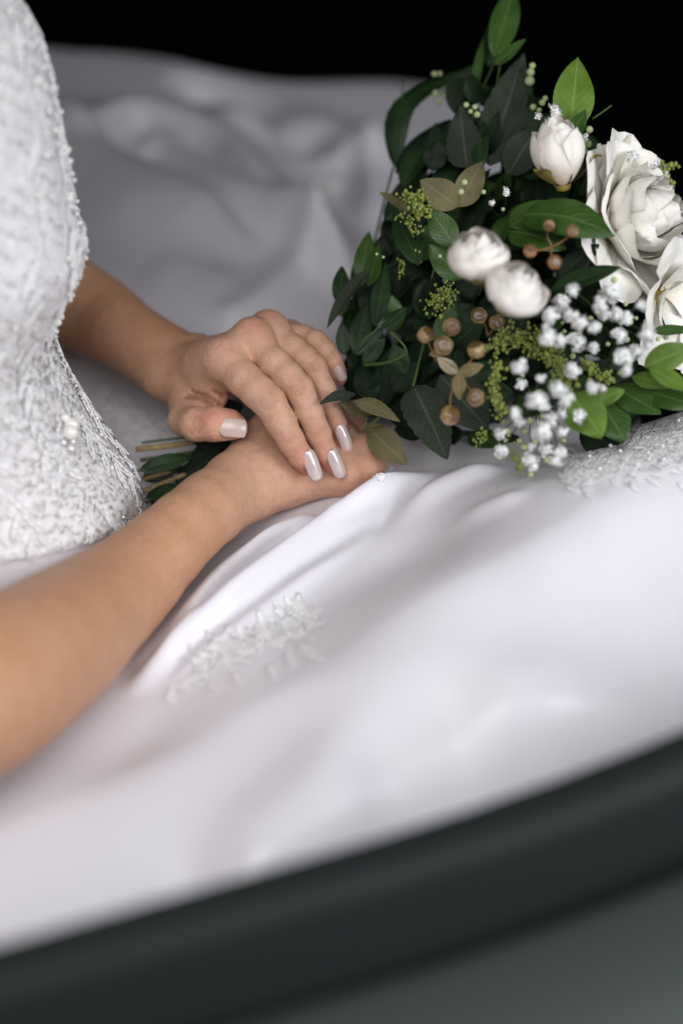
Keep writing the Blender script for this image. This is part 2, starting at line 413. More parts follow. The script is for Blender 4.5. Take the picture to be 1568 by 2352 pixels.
I = (np.arange(ny-1)[:, None]*nx+np.arange(nx-1)[None, :]).ravel()
skirt = child_world(link('skirt', mesh('skirt', V, np.stack([I, I+1, I+1+nx, I+nx], 1)), M_satin), bride)
tag(skirt, 'smooth white satin skirt spread over lap and seat')

def gh(x, y):                        # the finished skirt, read back from its grid
    x = np.asarray(x, float); y = np.asarray(y, float)
    i = np.clip(np.searchsorted(gx, x)-1, 0, nx-2); j = np.clip(np.searchsorted(gy, y)-1, 0, ny-2)
    fx = np.clip((x-gx[i])/(gx[i+1]-gx[i]), 0, 1); fy = np.clip((y-gy[j])/(gy[j+1]-gy[j]), 0, 1)
    return (GZ[j, i]*(1-fx)+GZ[j, i+1]*fx)*(1-fy)+(GZ[j+1, i]*(1-fx)+GZ[j+1, i+1]*fx)*fy

# ------------------------------------------------------------------ bodice
prof = [(-140, -90), (-60, -25), (0, 25), (60, 60), (120, 90), (180, 109), (240, 121), (300, 130), (360, 145), (420, 154), (480, 165), (540, 182), (585, 188), (625, 179),
        (660, 160), (700, 140), (740, 123), (775, 112), (800, 116), (830, 127), (860, 140), (900, 160), (950, 190), (1000, 222), (1050, 262), (1100, 300), (1135, 319), (1168, 329)]
CX, CY, RY = -0.255, -0.004, 0.105
rows = []
for v, u in prof:
    d = FWD+RGT*((u-784)*KPX)+UPV*((1176-v)*KPX); t = (CY-CAM[1])/d[1]; p = CAM+d*t
    rows.append((p[2], p[0]))
rows = np.array(rows[::-1])         # rising z, silhouette x
def bod_x(z): return np.interp(z, rows[:, 0], rows[:, 1])
ZB0, ZB1 = rows[0, 0], rows[-1, 0]
def bodice_pt(th, z, off=0.0):
    xs = bod_x(z); rx = xs-CX; f = 1.0
    ry = RY+0.25*(rx-0.10)
    p = np.array([CX+rx*math.cos(th), CY+ry*math.sin(th), z])
    n = nrm([math.cos(th)/rx, math.sin(th)/ry, 0]); sl = (bod_x(z+0.003)-bod_x(z-0.003))/0.006
    n = nrm(n+np.array([0, 0, -sl*abs(math.cos(th))]))
    return p+n*off, n
def hem(th): return ZB0+0.15*max(0.0, -RY*math.sin(th))
def loft(z0, z1, nz, nt, off, fz=None):
    V = []
    for j in range(nz):
        z = z0+(z1-z0)*j/(nz-1)
        for i in range(nt):
            th = 2*math.pi*i/nt
            zz = max(z, hem(th))
            p, n = bodice_pt(th, zz, off(th, z) if callable(off) else off); V.append(p)
    return V, grid_faces(nt, nz, True)
bodice = child_world(link('bodice', mesh('bodice', *loft(ZB0, ZB1, 110, 150, lambda th, z: 0.0005*math.sin(th*37+z*310)*math.sin(z*260+th*11))), M_lacebase), bride)
tag(bodice, 'bodice of corded white lace with beads and pearls')
# satin hip under the bodice edge
V = []
zs = np.linspace(-0.075, ZB0+0.012, 14)
for z in zs:
    for i in range(90):
        th = 2*math.pi*i/90; fl = max(0, ZB0-z)
        p, n = bodice_pt(th, max(z, ZB0+0.001), -0.0025+fl*0.38); V.append([p[0], p[1], z])
child_world(link('satin_underskirt', mesh('satin_underskirt', V, grid_faces(90, 14, True)), M_satin), bride)

# lace: small corded leaves, one mesh for each of a few shapes
def lace_leaf_mesh(l, wd, seed):
    rr = random.Random(seed); parts = []
    n = 9; edge = []
    bend = rr.uniform(-0.35, 0.35)
    def pt(s, t, h=0.0):
        ww = wd*math.sin(math.pi*min(1, t*0.92+0.08))**0.75
        return np.array([s*ww*0.5+bend*wd*(t-0.5)**2*2, (t-0.5)*l, h])
    V = []
    for j in range(n):
        t = j/(n-1)
        for s in (-1, -0.5, 0, 0.5, 1): V.append(pt(s, t, 0.0002+0.0004*(1-abs(s))))
    parts.append((V, grid_faces(5, n)))
    loop = [pt(-1, j/8, 0.0004) for j in range(9)]+[pt(1, 1-j/8, 0.0004) for j in range(9)]
    parts.append(tube_vf(loop, 0.00042, 5))
    parts.append(tube_vf([pt(0, j/6, 0.0012) for j in range(7)], 0.00045, 4))
    for k in range(6):
        t = 0.15+0.12*k; s = 1 if k % 2 else -1
        parts.append(tube_vf([pt(0, t, 0.0011), pt(s*0.8, t+0.1, 0.0012)], 0.0003, 4))
    return mesh('lace_leaf', *join_vf(parts))
LLM = [lace_leaf_mesh(0.0125+0.0018*k, 0.0046+0.0006*(k % 3), k) for k in range(6)]
for me in LLM: me.materials.append(M_lace)
def place(o, p, n, yaw, sc=1.0):
    n = nrm(n); up = np.array([0, 0, 1.0]) if abs(n[2]) < 0.9 else np.array([0, 1.0, 0])
    x = nrm(np.cross(up, n)); y = np.cross(n, x)
    c, s = math.cos(yaw), math.sin(yaw); X = (c*x+s*y)*sc; Y = (-s*x+c*y)*sc; Z = n*sc
    o.matrix_world = Matrix(((X[0], Y[0], Z[0], p[0]), (X[1], Y[1], Z[1], p[1]), (X[2], Y[2], Z[2], p[2]), (0, 0, 0, 1)))
def put(name, me, parent, p, n, yaw, sc=1.0):
    o = bpy.data.objects.new(name, me); COL.objects.link(o); place(o, p, n, yaw, sc)
    return child_world(o, parent)
rl = random.Random(3)
# visible part of the bodice: th from about -1.9 to 0.5
cnt = 0
for row in range(6):
    for colm in range(5):
        th0 = -1.18+0.33*colm+0.16*(row % 2)+rl.uniform(-.04, .04); z0 = ZB0+0.058+0.053*row+rl.uniform(-.006, .006); sw = rl.uniform(-.25, .25)
        for k in range(10):
            t = (k//2)/4.6; side = 1 if k % 2 else -1; th = th0+sw*t*0.5+side*0.055*(1-.4*t); z = z0-0.050*t
            if cnt >= 298 or z > ZB1-0.006 or z < hem(th)+0.004: continue
            cnt += 1
            p, n = bodice_pt(th, z, 0.0008)
            put('lace_leaf', LLM[rl.randrange(6)], bodice, p, n, math.pi+side*(0.75-.3*t)+rl.uniform(-.12, .12), rl.uniform(0.85, 1.2)*(1.15-.35*t))
# fine silver stitches between the lace leaves
parts = []
for k in range(1300):
    th = rl.uniform(-0.75, 0.4); z = rl.uniform(ZB0+0.002, ZB0+0.105)
    z = max(z, hem(th)+0.002); p, n = bodice_pt(th, z, 0.0013)
    t = nrm(np.cross(n, [0, 0, 1.0])); b = np.cross(n, t); an = rl.gauss(0.6, 0.8); dr = t*math.cos(an)+b*math.sin(an)
    l = rl.uniform(0.0008, 0.002)
    parts.append(tube_vf([p-dr*l, p+n*0.0006, p+dr*l], 0.00022, 3, False))
o = child_world(link('silver_stitching', mesh('silver_stitching', *join_vf(parts)), M_silver), bodice); o['kind'] = 'stuff'
parts = []
for k in range(1100):
    th = rl.uniform(-1.3, 0.5); z = rl.uniform(ZB0+0.001, ZB1-0.002)
    z = max(z, hem(th)+0.002); p, n = bodice_pt(th, z, 0.0011)
    t = nrm(np.cross(n, [0, 0, 1.0])); b = np.cross(n, t); an = rl.gauss(0.3, 1.0); dr = t*math.cos(an)+b*math.sin(an)
    l = rl.uniform(0.0015, 0.0035)
    parts.append(tube_vf([p-dr*l, p+n*0.0012, p+dr*l], 0.0004, 4, False))
o = child_world(link('lace_cording', mesh('lace_cording', *join_vf(parts)), M_lace), bodice); o['kind'] = 'stuff'
PEARL = mesh('pearl', *ico(1.0, 3)); PEARL.materials.append(M_pearl)
BEAD = mesh('bead', *ico(1.0, 2)); BEAD.materials.append(M_bead)
FB = [bodice_pt(th, z) for th in np.linspace(-1.5, 0.6, 90) for z in np.linspace(ZB0, ZB1, 140)]
FBP = np.array([q[0] for q in FB]); FBN = np.array([q[1] for q in FB])
def find_bodice(u, v):      # the point of the bodice seen at a pixel
    r = FBP-CAM; D = r@FWD
    e = ((r@RGT)/D/KPX+784-u)**2+(1176-(r@UPV)/D/KPX-v)**2+np.where(np.sum(FBN*r, 1) > 0, 1e6, 0)
    k = int(np.argmin(e)); return FBP[k], FBN[k]
for (u, v, r, me, nm) in [(148, 978, 0.0042, PEARL, 'pearl'), (151, 1000, 0.0045, PEARL, 'pearl'), (143, 962, 0.0026, PEARL, 'pearl'), (157, 1012, 0.0024, BEAD, 'bead'), (140, 1018, 0.0022, BEAD, 'bead'), (152, 1030, 0.0028, BEAD, 'bead')]:
    p, n = find_bodice(u, v); put(nm, me, bodice, p+n*r*0.9, n, 0, r)
for k in range(150):
    th = rl.uniform(-1.2, 0.15); z = rl.uniform(ZB0+0.01, ZB1-0.003); big = z > 0.11
    r = rl.uniform(0.0009, 0.0016)*(1.25 if big else 0.8)
    p, n = bodice_pt(th, z, 0.0016+r*0.6); put('bead', BEAD if rl.random() < .6 else PEARL, bodice, p, n, 0, r)
for k in range(46):        # beads along the edge that the eye sees in profile
    z = ZB0+0.1+(ZB1-ZB0-0.1)*(k+rl.random())/46; th = rl.uniform(-0.12, 0.06); r = rl.uniform(0.001, 0.002)
    p, n = bodice_pt(th, z, 0.0016+r*0.7); put('bead', BEAD if rl.random() < .5 else PEARL, bodice, p, n, 0, r)

# lace on the skirt
def skirt_n(x, y):
    e = 0.003
    return nrm([-(gh(x+e, y)-gh(x-e, y))/(2*e), -(gh(x, y+e)-gh(x, y-e))/(2*e), 1])
def lace_patch(spots, seed, label=None, beads=0, dmax=9.0):
    """spots: (u, v, direction in degrees on the picture, length px, width px)"""
    rr = random.Random(seed); parts = []; bparts = []; centres = []
    def onsurf(q, h):
        z = float(gh(q[0], q[1])); n = skirt_n(q[0], q[1]); return np.array([q[0], q[1], z])+n*h
    for (u, v, ang, ln, wd) in spots:
        p0 = ray_hit(u, v, gh); a = math.radians(ang)
        p1 = ray_hit(u+math.cos(a)*ln, v-math.sin(a)*ln, gh)
        if np.linalg.norm(p1-p0) > 0.06 or max((p0-CAM)@FWD, (p1-CAM)@FWD) > dmax: continue
        centres.append(p0[:2]); d = p1[:2]-p0[:2]; l = np.linalg.norm(d)+1e-9; d /= l; s = np.array([-d[1], d[0]]); wm = wd*KPX*1.25
        V = []
        for j in range(6):
            t = j/5; ww = wm*math.sin(math.pi*(0.1+0.86*t))**0.7
            for k in (-1, -0.4, 0.4, 1): V.append(onsurf(p0[:2]+d*l*t+s*ww*k*0.5, 0.0004+0.0005*(1-abs(k))+rr.uniform(0, .0004)))
        parts.append((V, grid_faces(4, 6)))
        rim = [V[j*4] for j in range(6)]+[V[j*4+3] for j in range(5, -1, -1)]
        parts.append(tube_vf([q+np.array([0, 0, .0003]) for q in rim], 0.0003, 4))
        if rr.random() < beads:
            bparts.append(([q*0.0014+V[9]+np.array([0, 0, .0012]) for q in ico(1, 1)[0]], ico(1, 1)[1]))
    hub = sorted([q for q in centres], key=lambda q: q[0]+q[1])
    for a_, b_ in zip(hub[:-1], hub[1:]):       # the net that carries the motif
        if np.linalg.norm(a_-b_) < 0.05: parts.append(tube_vf([onsurf(a_+(b_-a_)*t, 0.0004) for t in np.linspace(0, 1, 6)], 0.0003, 4))
    V, F = join_vf(parts)
    o = child_world(link('lace_applique', mesh('lace_applique', V, F), M_lace), skirt)
    if label: o['label'] = label
    if bparts:
        me = o.data; me.materials.append(M_bead); n0 = len(V); V2, F2 = join_vf(bparts)
        ob = child_world(link('lace_beads', mesh('lace_beads', V2, F2), M_bead), skirt); ob['kind'] = 'stuff'
    return o
def scatter_line(pts, n, spread, ln, wd, seed, fan=70):
    rr = random.Random(seed); q = spline([np.array(p, float) for p in pts], 40); out = []
    for k in range(n):
        i = rr.randrange(39); t = q[i+1]-q[i]; base = math.degrees(math.atan2(-t[1], t[0]))
        c = q[i]+(q[i+1]-q[i])*rr.random(); side = rr.choice((-1, 1)); nn = np.array([-t[1], t[0]])/(np.linalg.norm(t)+1e-9)
        c = c+nn*rr.gauss(0, spread)
        out.append((c[0], c[1], base+side*rr.uniform(10, fan), rr.uniform(.7, 1.2)*ln, rr.uniform(.7, 1.2)*wd))
    return out
sp = scatter_line([(445, 1535), (520, 1500), (600, 1465), (680, 1440), (700, 1400)], 170, 19, 26, 15, 1)
sp += scatter_line([(378, 1608), (420, 1580), (470, 1560)], 26, 5, 26, 13, 2, 40)
sp += [(690, 1420, 95, 55, 24), (700, 1440, 10, 55, 22), (690, 1480, -40, 58, 22), (665, 1490, -80, 45, 20), (650, 1420, 120, 40, 20), (480, 1500, 160, 50, 18), (500, 1480, 130, 40, 18), (540, 1545, -60, 36, 18), (620, 1525, -70, 40, 18), (705, 1505, -20, 40, 20), (560, 1470, 110, 36, 18), (610, 1440, 115, 40, 20)]
lace_patch(sp, 5, 'white lace motif lying on the lap below the forearm', 0.1)
sp = scatter_line([(1280, 1075), (1380, 1050), (1480, 1030), (1600, 1000)], 230, 26, 30, 16, 11)
sp += scatter_line([(1290, 1100), (1400, 1090), (1560, 1080)], 40, 18, 34, 18, 13)
lace_patch(sp, 6, 'sequinned lace along the crest of the skirt under the bouquet', 0.05, 1.40)
sp = scatter_line([(705, 412), (735, 418), (765, 436)], 70, 7, 26, 16, 21)
lace_patch(sp, 7, 'blurred lace motif on the far satin', 0.0, 1.76)
sp = scatter_line([(215, 900), (270, 950), (330, 985), (390, 1000)], 90, 20, 24, 13, 22)
lace_patch(sp, 8, 'lace on the skirt behind the waist', 0.2)
sp = scatter_line([(0, 1270), (50, 1260), (110, 1250), (60, 1310), (0, 1340)], 60, 20, 30, 16, 23)
lace_patch(sp, 9, 'lace on the hip beside the forearm', 0.2)
sp = scatter_line([(850, 1100), (870, 1080), (900, 1066)], 22, 6, 22, 12, 24)
lace_patch(sp, 10, 'scrap of lace peeking out beside the lower hand', 0.0)

# ------------------------------------------------------------------ the bride's body: arms and hands, one continuous surface
def chain(pts, k):               # a limb: tapered segments blended into one another
    return ('chain', [(np.asarray(p, float), float(r)) for p, r in pts], k)
def fc(lst, f=1.10): return [(H(x, y, D), hr(r*f, D)) for x, y, D, r in lst]
def hc(lst): return [(H(x, y, D), hr(r, D)) for x, y, D, r in lst]
def arm(pts, k, n=18):             # a limb resampled along a smooth line
    q = spline([np.append(p, r) for p, r in pts], n); return chain([(a[:3], a[3]) for a in q], k)
# --- left hand (upper one)
L_arm = [chain([(np.array([-0.36, 0.10, 0.30]), 0.042), (np.array([-0.27, 0.22, 0.10]), 0.038)], 0.01),
         arm([(np.array([-0.27, 0.22, 0.10]), 0.036), (H(-420, 80, 1.51), hr(268, 1.51)), (H(-112, 272, 1.475), hr(210, 1.475)), (H(90, 395, 1.455), hr(185, 1.455)), (H(225, 480, 1.444), hr(155, 1.444))], 0.006),
         chain(hc([(-60, 250, 1.475, 140), (150, 355, 1.458, 130), (305, 380, 1.450, 105)]), 0.008),
         chain(hc([(-60, 340, 1.468, 150), (120, 520, 1.446, 140), (215, 580, 1.436, 115)]), 0.008)]
wrist = (250, 470, 1.438)
L_palm = [chain(hc([(245, 510, 1.438, 125), (350, 450, 1.410, 112), (470, 398, 1.385, 103)]), 0.009),
          chain(hc([(270, 470, 1.440, 125), (460, 385, 1.414, 108), (652, 284, 1.392, 97)]), 0.009),
          chain(hc([(300, 465, 1.446, 105), (530, 360, 1.428, 95), (757, 232, 1.407, 90)]), 0.009),
          chain(hc([(330, 450, 1.450, 90), (610, 360, 1.438, 84), (880, 265, 1.424, 78)]), 0.009),
          chain(hc([(300, 520, 1.440, 115), (520, 470, 1.412, 88), (760, 380, 1.420, 75)]), 0.009),
          chain(hc([(415, 430, 1.398, 92), (452, 500, 1.400, 92), (545, 545, 1.390, 72)]), 0.010),
          chain(hc([(470, 405, 1.388, 92), (655, 296, 1.398, 82), (758, 243, 1.412, 78), (880, 270, 1.428, 70)]), 0.010),
          chain(hc([(300, 560, 1.434, 100), (420, 530, 1.408, 75)]), 0.010)]
L_thumb = [chain(hc([(240, 570, 1.438, 112), (245, 690, 1.420, 106), (232, 785, 1.403, 97), (308, 810, 1.384, 103), (420, 808, 1.380, 106), (515, 814, 1.381, 92), (562, 828, 1.383, 66)]), 0.005),
           chain(hc([(300, 600, 1.425, 85), (360, 645, 1.408, 58), (430, 665, 1.400, 40)]), 0.010),
           chain(hc([(400, 500, 1.405, 85), (425, 590, 1.404, 58), (420, 660, 1.400, 42)]), 0.010)]
L_index = [chain(hc([(478, 400, 1.384, 104), (600, 530, 1.375, 108), (690, 612, 1.369, 106), (757, 672, 1.366, 103), (830, 795, 1.367, 95), (893, 912, 1.369, 82), (955, 1010, 1.372, 73), (1000, 1072, 1.376, 59)]), 0.004)]
L_middle = [chain(hc([(655, 285, 1.394, 94), (790, 430, 1.382, 95), (875, 515, 1.377, 92), (942, 588, 1.375, 90), (1005, 730, 1.375, 85), (1062, 865, 1.378, 77), (1110, 985, 1.381, 67), (1148, 1070, 1.385, 53)]), 0.004)]
L_ring = [chain(hc([(760, 232, 1.407, 92), (900, 335, 1.395, 84), (980, 400, 1.391, 78), (1038, 452, 1.389, 75), (1100, 590, 1.389, 68), (1145, 705, 1.391, 63), (1180, 805, 1.394, 57), (1208, 895, 1.398, 48)]), 0.004)]
L_pinky = [chain(hc([(885, 264, 1.424, 78), (970, 262, 1.412, 69), (1045, 293, 1.405, 66), (1100, 348, 1.402, 65), (1148, 420, 1.402, 63), (1175, 485, 1.405, 56), (1193, 525, 1.408, 46)]), 0.004)]
L_knuck = [chain(hc([(330, 440, 1.428, 100), (440, 390, 1.398, 92)]), 0.012), chain(hc([(642, 232, 1.390, 52), (680, 268, 1.388, 52)]), 0.012), chain(hc([(742, 184, 1.405, 46), (780, 212, 1.403, 46)]), 0.012),
           chain(hc([(325, 325, 1.445, 58), (318, 335, 1.445, 58)]), 0.010)]
# --- right hand (the one underneath)
R_arm = [chain([(np.array([-0.36, -0.13, 0.30]), 0.042), (np.array([-0.29, -0.20, 0.15]), 0.040), (P(-150, 1660, 1.17), 0.036)], 0.01),
         arm([(P(-150, 1660, 1.17), 0.0365), (P(-70, 1612, 1.185), 0.0385), (P(10, 1555, 1.205), 0.0388), (P(120, 1478, 1.245), 0.0358), (P(200, 1415, 1.28), 0.0312), (P(300, 1335, 1.312), 0.0262), (H(330, 1360, 1.343), hr(205, 1.343)), (H(540, 1215, 1.376), hr(178, 1.376)), (H(760, 1080, 1.398), hr(165, 1.398))], 0.006, 26),
         chain(hc([(100, 1510, 1.325, 130), (350, 1285, 1.355, 140), (600, 1090, 1.390, 130)]), 0.008),
         chain(hc([(160, 1620, 1.318, 140), (440, 1400, 1.350, 130), (660, 1265, 1.380, 116)]), 0.008)]
R_palm = [chain(hc([(540, 1150, 1.384, 150), (800, 1010, 1.408, 150), (1180, 890, 1.414, 104)]), 0.009),
          chain(hc([(530, 1200, 1.380, 155), (880, 1080, 1.402, 152), (1385, 985, 1.406, 106)]), 0.009),
          chain(hc([(540, 1250, 1.378, 145), (880, 1145, 1.397, 130), (1345, 1075, 1.400, 98)]), 0.009),
          chain(hc([(540, 1300, 1.378, 125), (860, 1195, 1.395, 104), (1225, 1135, 1.398, 86)]), 0.009),
          chain(hc([(640, 1270, 1.397, 100), (1000, 1150, 1.417, 90), (1200, 1130, 1.412, 75)]), 0.009)]
R_fing = [[chain(hc([(1180, 890, 1.412, 104), (1260, 800, 1.445, 92), (1120, 840, 1.468, 82), (1000, 930, 1.455, 70)]), 0.005)],
          [chain(hc([(1385, 990, 1.404, 108), (1400, 900, 1.440, 92), (1240, 910, 1.468, 82), (1090, 980, 1.452, 70)]), 0.005)],
          [chain(hc([(1345, 1085, 1.398, 100), (1390, 1010, 1.432, 88), (1250, 1010, 1.458, 80), (1110, 1060, 1.445, 66)]), 0.005)],
          [chain(hc([(1225, 1155, 1.394, 90), (1290, 1100, 1.424, 78), (1180, 1090, 1.446, 70), (1070, 1110, 1.436, 60)]), 0.005)],
          [chain(hc([(640, 1010, 1.395, 130), (735, 850, 1.408, 108), (860, 760, 1.425, 95), (980, 740, 1.440, 86), (1060, 760, 1.448, 66)]), 0.006)]]
R_knuck = [chain(hc([(1402, 960, 1.394, 60), (1410, 975, 1.394, 60)]), 0.010), chain(hc([(1375, 1080, 1.390, 55), (1365, 1090, 1.390, 55)]), 0.010)]
TORSO = [chain([(np.array([-0.36, 0.10, 0.30]), 0.05), (np.array([-0.37, -0.01, 0.31]), 0.05), (np.array([-0.36, -0.13, 0.30]), 0.05)], 0.02),
         chain([(np.array([-0.36, -0.01, 0.27]), 0.045), (np.array([-0.27, 0.0, 0.18]), 0.045), (np.array([-0.26, 0.0, 0.04]), 0.04)], 0.03)]

# crease lines: (points on the measuring grid, depth m, width m)
CREASE = []
def crease(pts, dep, wid): CREASE.append((np.array([H(*p) for p in spline(pts, 7)]), dep, wid))
def knuckle_lines(c, d, r, D, n, sp, dep=0.0005):
    c = np.array(c, float); d = nrm(d); w_ = np.array([-d[1], d[0]])
    for i in range(n):
        o = (i-(n-1)/2)*sp; e = 0.62-0.1*abs(i-(n-1)/2)
        crease([(*(c+d*(o-r*0.10)-w_*r*e), D+0.002), (*(c+d*(o+r*0.08)), D), (*(c+d*(o-r*0.10)+w_*r*e), D+0.002)], dep, 0.0007)
knuckle_lines((757, 668), (.6, .8), 103, 1.354, 4, 22)
knuckle_lines((893, 905), (.55, .83), 82, 1.360, 2, 18, 0.0004)
knuckle_lines((942, 588), (.62, .78), 90, 1.364, 4, 21)
knuckle_lines((1062, 865), (.4, .91), 77, 1.370, 2, 17, 0.0004)
knuckle_lines((1038, 450), (.55, .83), 75, 1.380, 4, 19, 0.0006)
knuckle_lines((1140, 690), (.38, .92), 68, 1.385, 3, 16, 0.0005)
knuckle_lines((1130, 395), (.6, .8), 64, 1.395, 3, 15, 0.0005)
knuckle_lines((308, 812), (1, .05), 100, 1.372, 4, 20, 0.0006)
crease([(250, 640, 1.408), (330, 648, 1.404), (400, 690, 1.398)], 0.0022, 0.0014)
crease([(290, 610, 1.412), (380, 640, 1.402), (450, 690, 1.396)], 0.0018, 0.0012)
crease([(330, 575, 1.414), (400, 600, 1.404), (470, 640, 1.398)], 0.0014, 0.0012)
crease([(370, 385, 1.396), (358, 450, 1.402), (365, 520, 1.404)], 0.0010, 0.0016)

def sd_chain(X, Y, Z, c, lo, hi):
    _, pts, k = c; d = None
    for (a, ra), (b, rb) in zip(pts[:-1], pts[1:]):
        m = max(ra, rb)+0.004+max(k, 0.012)
        if np.any(np.minimum(a, b)-m > hi) or np.any(np.maximum(a, b)+m < lo): continue
        ba = b-a; l2 = ba@ba+1e-12
        px_, py_, pz_ = X-np.float32(a[0]), Y-np.float32(a[1]), Z-np.float32(a[2])
        h = np.clip((px_*np.float32(ba[0]/l2)+py_*np.float32(ba[1]/l2)+pz_*np.float32(ba[2]/l2)), 0, 1)
        px_ -= h*np.float32(ba[0]); py_ -= h*np.float32(ba[1]); pz_ -= h*np.float32(ba[2])
        q = np.sqrt(px_*px_+py_*py_+pz_*pz_)-(np.float32(ra)+np.float32(rb-ra)*h)
        d = q if d is None else smin(d, q, np.float32(k*0.6))
    return d
def smin(a, b, k):
    h = np.clip(k-np.abs(a-b), 0, None)/k
    return np.minimum(a, b)-h*h*k*0.25
AABB = {}
def near(c, lo, hi, m=None):
    if id(c) not in AABB: AABB[id(c)] = (np.min([p-r for p, r in c[1]], axis=0), np.max([p+r for p, r in c[1]], axis=0))
    A, B = AABB[id(c)]
    m = 0.004+max(c[2], 0.012) if m is None else m
    return bool(np.all(A-m < hi) and np.all(B+m > lo))
def group(X, Y, Z, cs, lo, hi, k=None):
    d = None
    for c in cs:
        if not near(c, lo, hi): continue
        q = sd_chain(X, Y, Z, c, lo, hi)
        if q is None: continue
        d = q if d is None else smin(d, q, k or c[2])
    return d
def body_sdf(X, Y, Z, lo, hi):
    out = None
    def mn(a, b): return b if a is None else (a if b is None else np.minimum(a, b))
    for arm, palm, fingers, kn in ((L_arm, L_palm, [L_thumb, L_index, L_middle, L_ring, L_pinky], L_knuck), (R_arm, R_palm, R_fing, R_knuck)):
        base = group(X, Y, Z, arm+palm+kn, lo, hi)
        side = base
        for f in fingers:
            q = group(X, Y, Z, f, lo, hi)
            if q is None: continue
            side = mn(side, q if base is None else smin(base, q, 0.007))
        if side is not None and out is not None: out = smin(out, side, 0.0012)
        elif side is not None: out = side
    t = group(X, Y, Z, TORSO, lo, hi)
    if t is not None: out = t if out is None else smin(out, t, 0.02)
    if out is None: return None
    for pts, dep, wid in CREASE:
        if np.any(pts.min(0)-0.009 > hi) or np.any(pts.max(0)+0.009 < lo): continue
        sk = np.nonzero(np.abs(out) < 0.003)
        if len(sk[0]): out[sk] += np.float32(dep)*groove(X[sk], Y[sk], Z[sk], pts, wid)
    return out
def groove(X, Y, Z, pts, wid):   # distance measured sideways to the line, ignoring the depth along the view
    best = np.full(X.shape, 1.0, dtype=X.dtype)
    for a, b in zip(pts[:-1], pts[1:]):
        ba = (b-a)-BACK*((b-a)@BACK); h = np.clip(((X-a[0])*ba[0]+(Y-a[1])*ba[1]+(Z-a[2])*ba[2])/(ba@ba+1e-12), 0, 1)
        ex, ey, ez = X-a[0]-h*ba[0], Y-a[1]-h*ba[1], Z-a[2]-h*ba[2]
        al = ex*BACK[0]+ey*BACK[1]+ez*BACK[2]
        best = np.minimum(best, ex*ex+ey*ey+ez*ez-al*al+np.clip(np.abs(al)-0.008, 0, None)**2)
    return np.exp(-best/(wid*wid))
def surface_nets(vox, n=40):
    allc = sum([L_arm, L_palm, L_thumb, L_index, L_middle, L_ring, L_pinky, L_knuck, R_arm, R_palm, R_knuck, TORSO]+R_fing, [])
    lo = np.min([p-r for c in allc for p, r in c[1]], axis=0)-0.02; hi = np.max([p+r for c in allc for p, r in c[1]], axis=0)+0.02
    T = np.ceil((hi-lo)/(vox*n)).astype(int); keys = []; verts = []; quads = []
    BIG = 1 << 14
    ck = lambda i, j, k: (i.astype(np.int64)*BIG+j)*BIG+k
    g = np.arange(-1, n+1)
    def tile(ti, tj, tk):
        keys = []; verts = []; quads = []
        o = np.array([ti, tj, tk])*n
        blo = lo+(o-1)*vox; bhi = lo+(o+n+1)*vox
        if not any(near(c, blo, bhi, 0.004) for c in allc): return None
        cc = (blo+bhi)/2
        c0 = body_sdf(*[np.array([q]) for q in cc], cc-0.15, cc+0.15)
        if c0 is None or abs(c0[0]) > vox*n*0.95+0.004: return None
        I, J, K = np.meshgrid(g+o[0], g+o[1], g+o[2], indexing='ij')
        X = (lo[0]+I*vox).astype(np.float32); Y = (lo[1]+J*vox).astype(np.float32); Z = (lo[2]+K*vox).astype(np.float32)
        d = body_sdf(X, Y, Z, blo, bhi)
        if d is None or d.min() > 0 or d.max() < 0: return None
        m = n+1   # cells -1..n-1
        acc = np.zeros((m, m, m, 3), np.float32); cn = np.zeros((m, m, m), np.float32)
        for ax in range(3):
            for s1 in (0, 1):
                for s2 in (0, 1):
                    off = [0, 0, 0]; oth = [q for q in range(3) if q != ax]; off[oth[0]] = s1; off[oth[1]] = s2
                    A = d[off[0]:off[0]+m, off[1]:off[1]+m, off[2]:off[2]+m]
                    off2 = list(off); off2[ax] = 1
                    B = d[off2[0]:off2[0]+m, off2[1]:off2[1]+m, off2[2]:off2[2]+m]
                    cr = (A < 0) != (B < 0); f = np.where(cr, A/np.where(cr, A-B, 1), 0)
                    for q in range(3): acc[..., q] += np.where(cr, (f if q == ax else off[q]), 0)
                    cn += cr
        act = np.nonzero(cn > 0)
        if not len(act[0]): return None
        p = acc[act]/cn[act][:, None]
        ci, cj, ckk = act[0]+o[0]-1, act[1]+o[1]-1, act[2]+o[2]-1
        verts.append(lo+(np.stack([ci, cj, ckk], 1)+p)*vox); keys.append(ck(ci+2, cj+2, ckk+2))
        # quads on edges whose lower corner is inside this tile (sample index 1..n -> cell o..)
        for ax in range(3):
            sl = [slice(1, n+1)]*3; A = d[tuple(sl)]
            sl2 = list(sl); sl2[ax] = slice(2, n+2)
            B = d[tuple(sl2)]
            cr = np.nonzero((A < 0) != (B < 0))
            if not len(cr[0]): continue
            inside = (A < 0)[cr]; ijk = [cr[q]+o[q]+2 for q in range(3)]
            b_, c_ = [(1, 2), (2, 0), (0, 1)][ax]
            def kk(db, dc):
                t = [ijk[0].copy(), ijk[1].copy(), ijk[2].copy()]; t[b_] = t[b_]-db; t[c_] = t[c_]-dc; return ck(*t)
            q4 = np.stack([kk(1, 1), kk(0, 1), kk(0, 0), kk(1, 0)], 1)
            q4[~inside] = q4[~inside][:, ::-1]; quads.append(q4)
        return keys, verts, quads
    from concurrent.futures import ThreadPoolExecutor
    with ThreadPoolExecutor(4) as ex:
        for r in ex.map(lambda t: tile(*t), [(a, b, c) for a in range(T[0]) for b in range(T[1]) for c in range(T[2])]):
            if r: keys += r[0]; verts += r[1]; quads += r[2]
    keys = np.concatenate(keys); verts = np.concatenate(verts); quads = np.concatenate(quads)
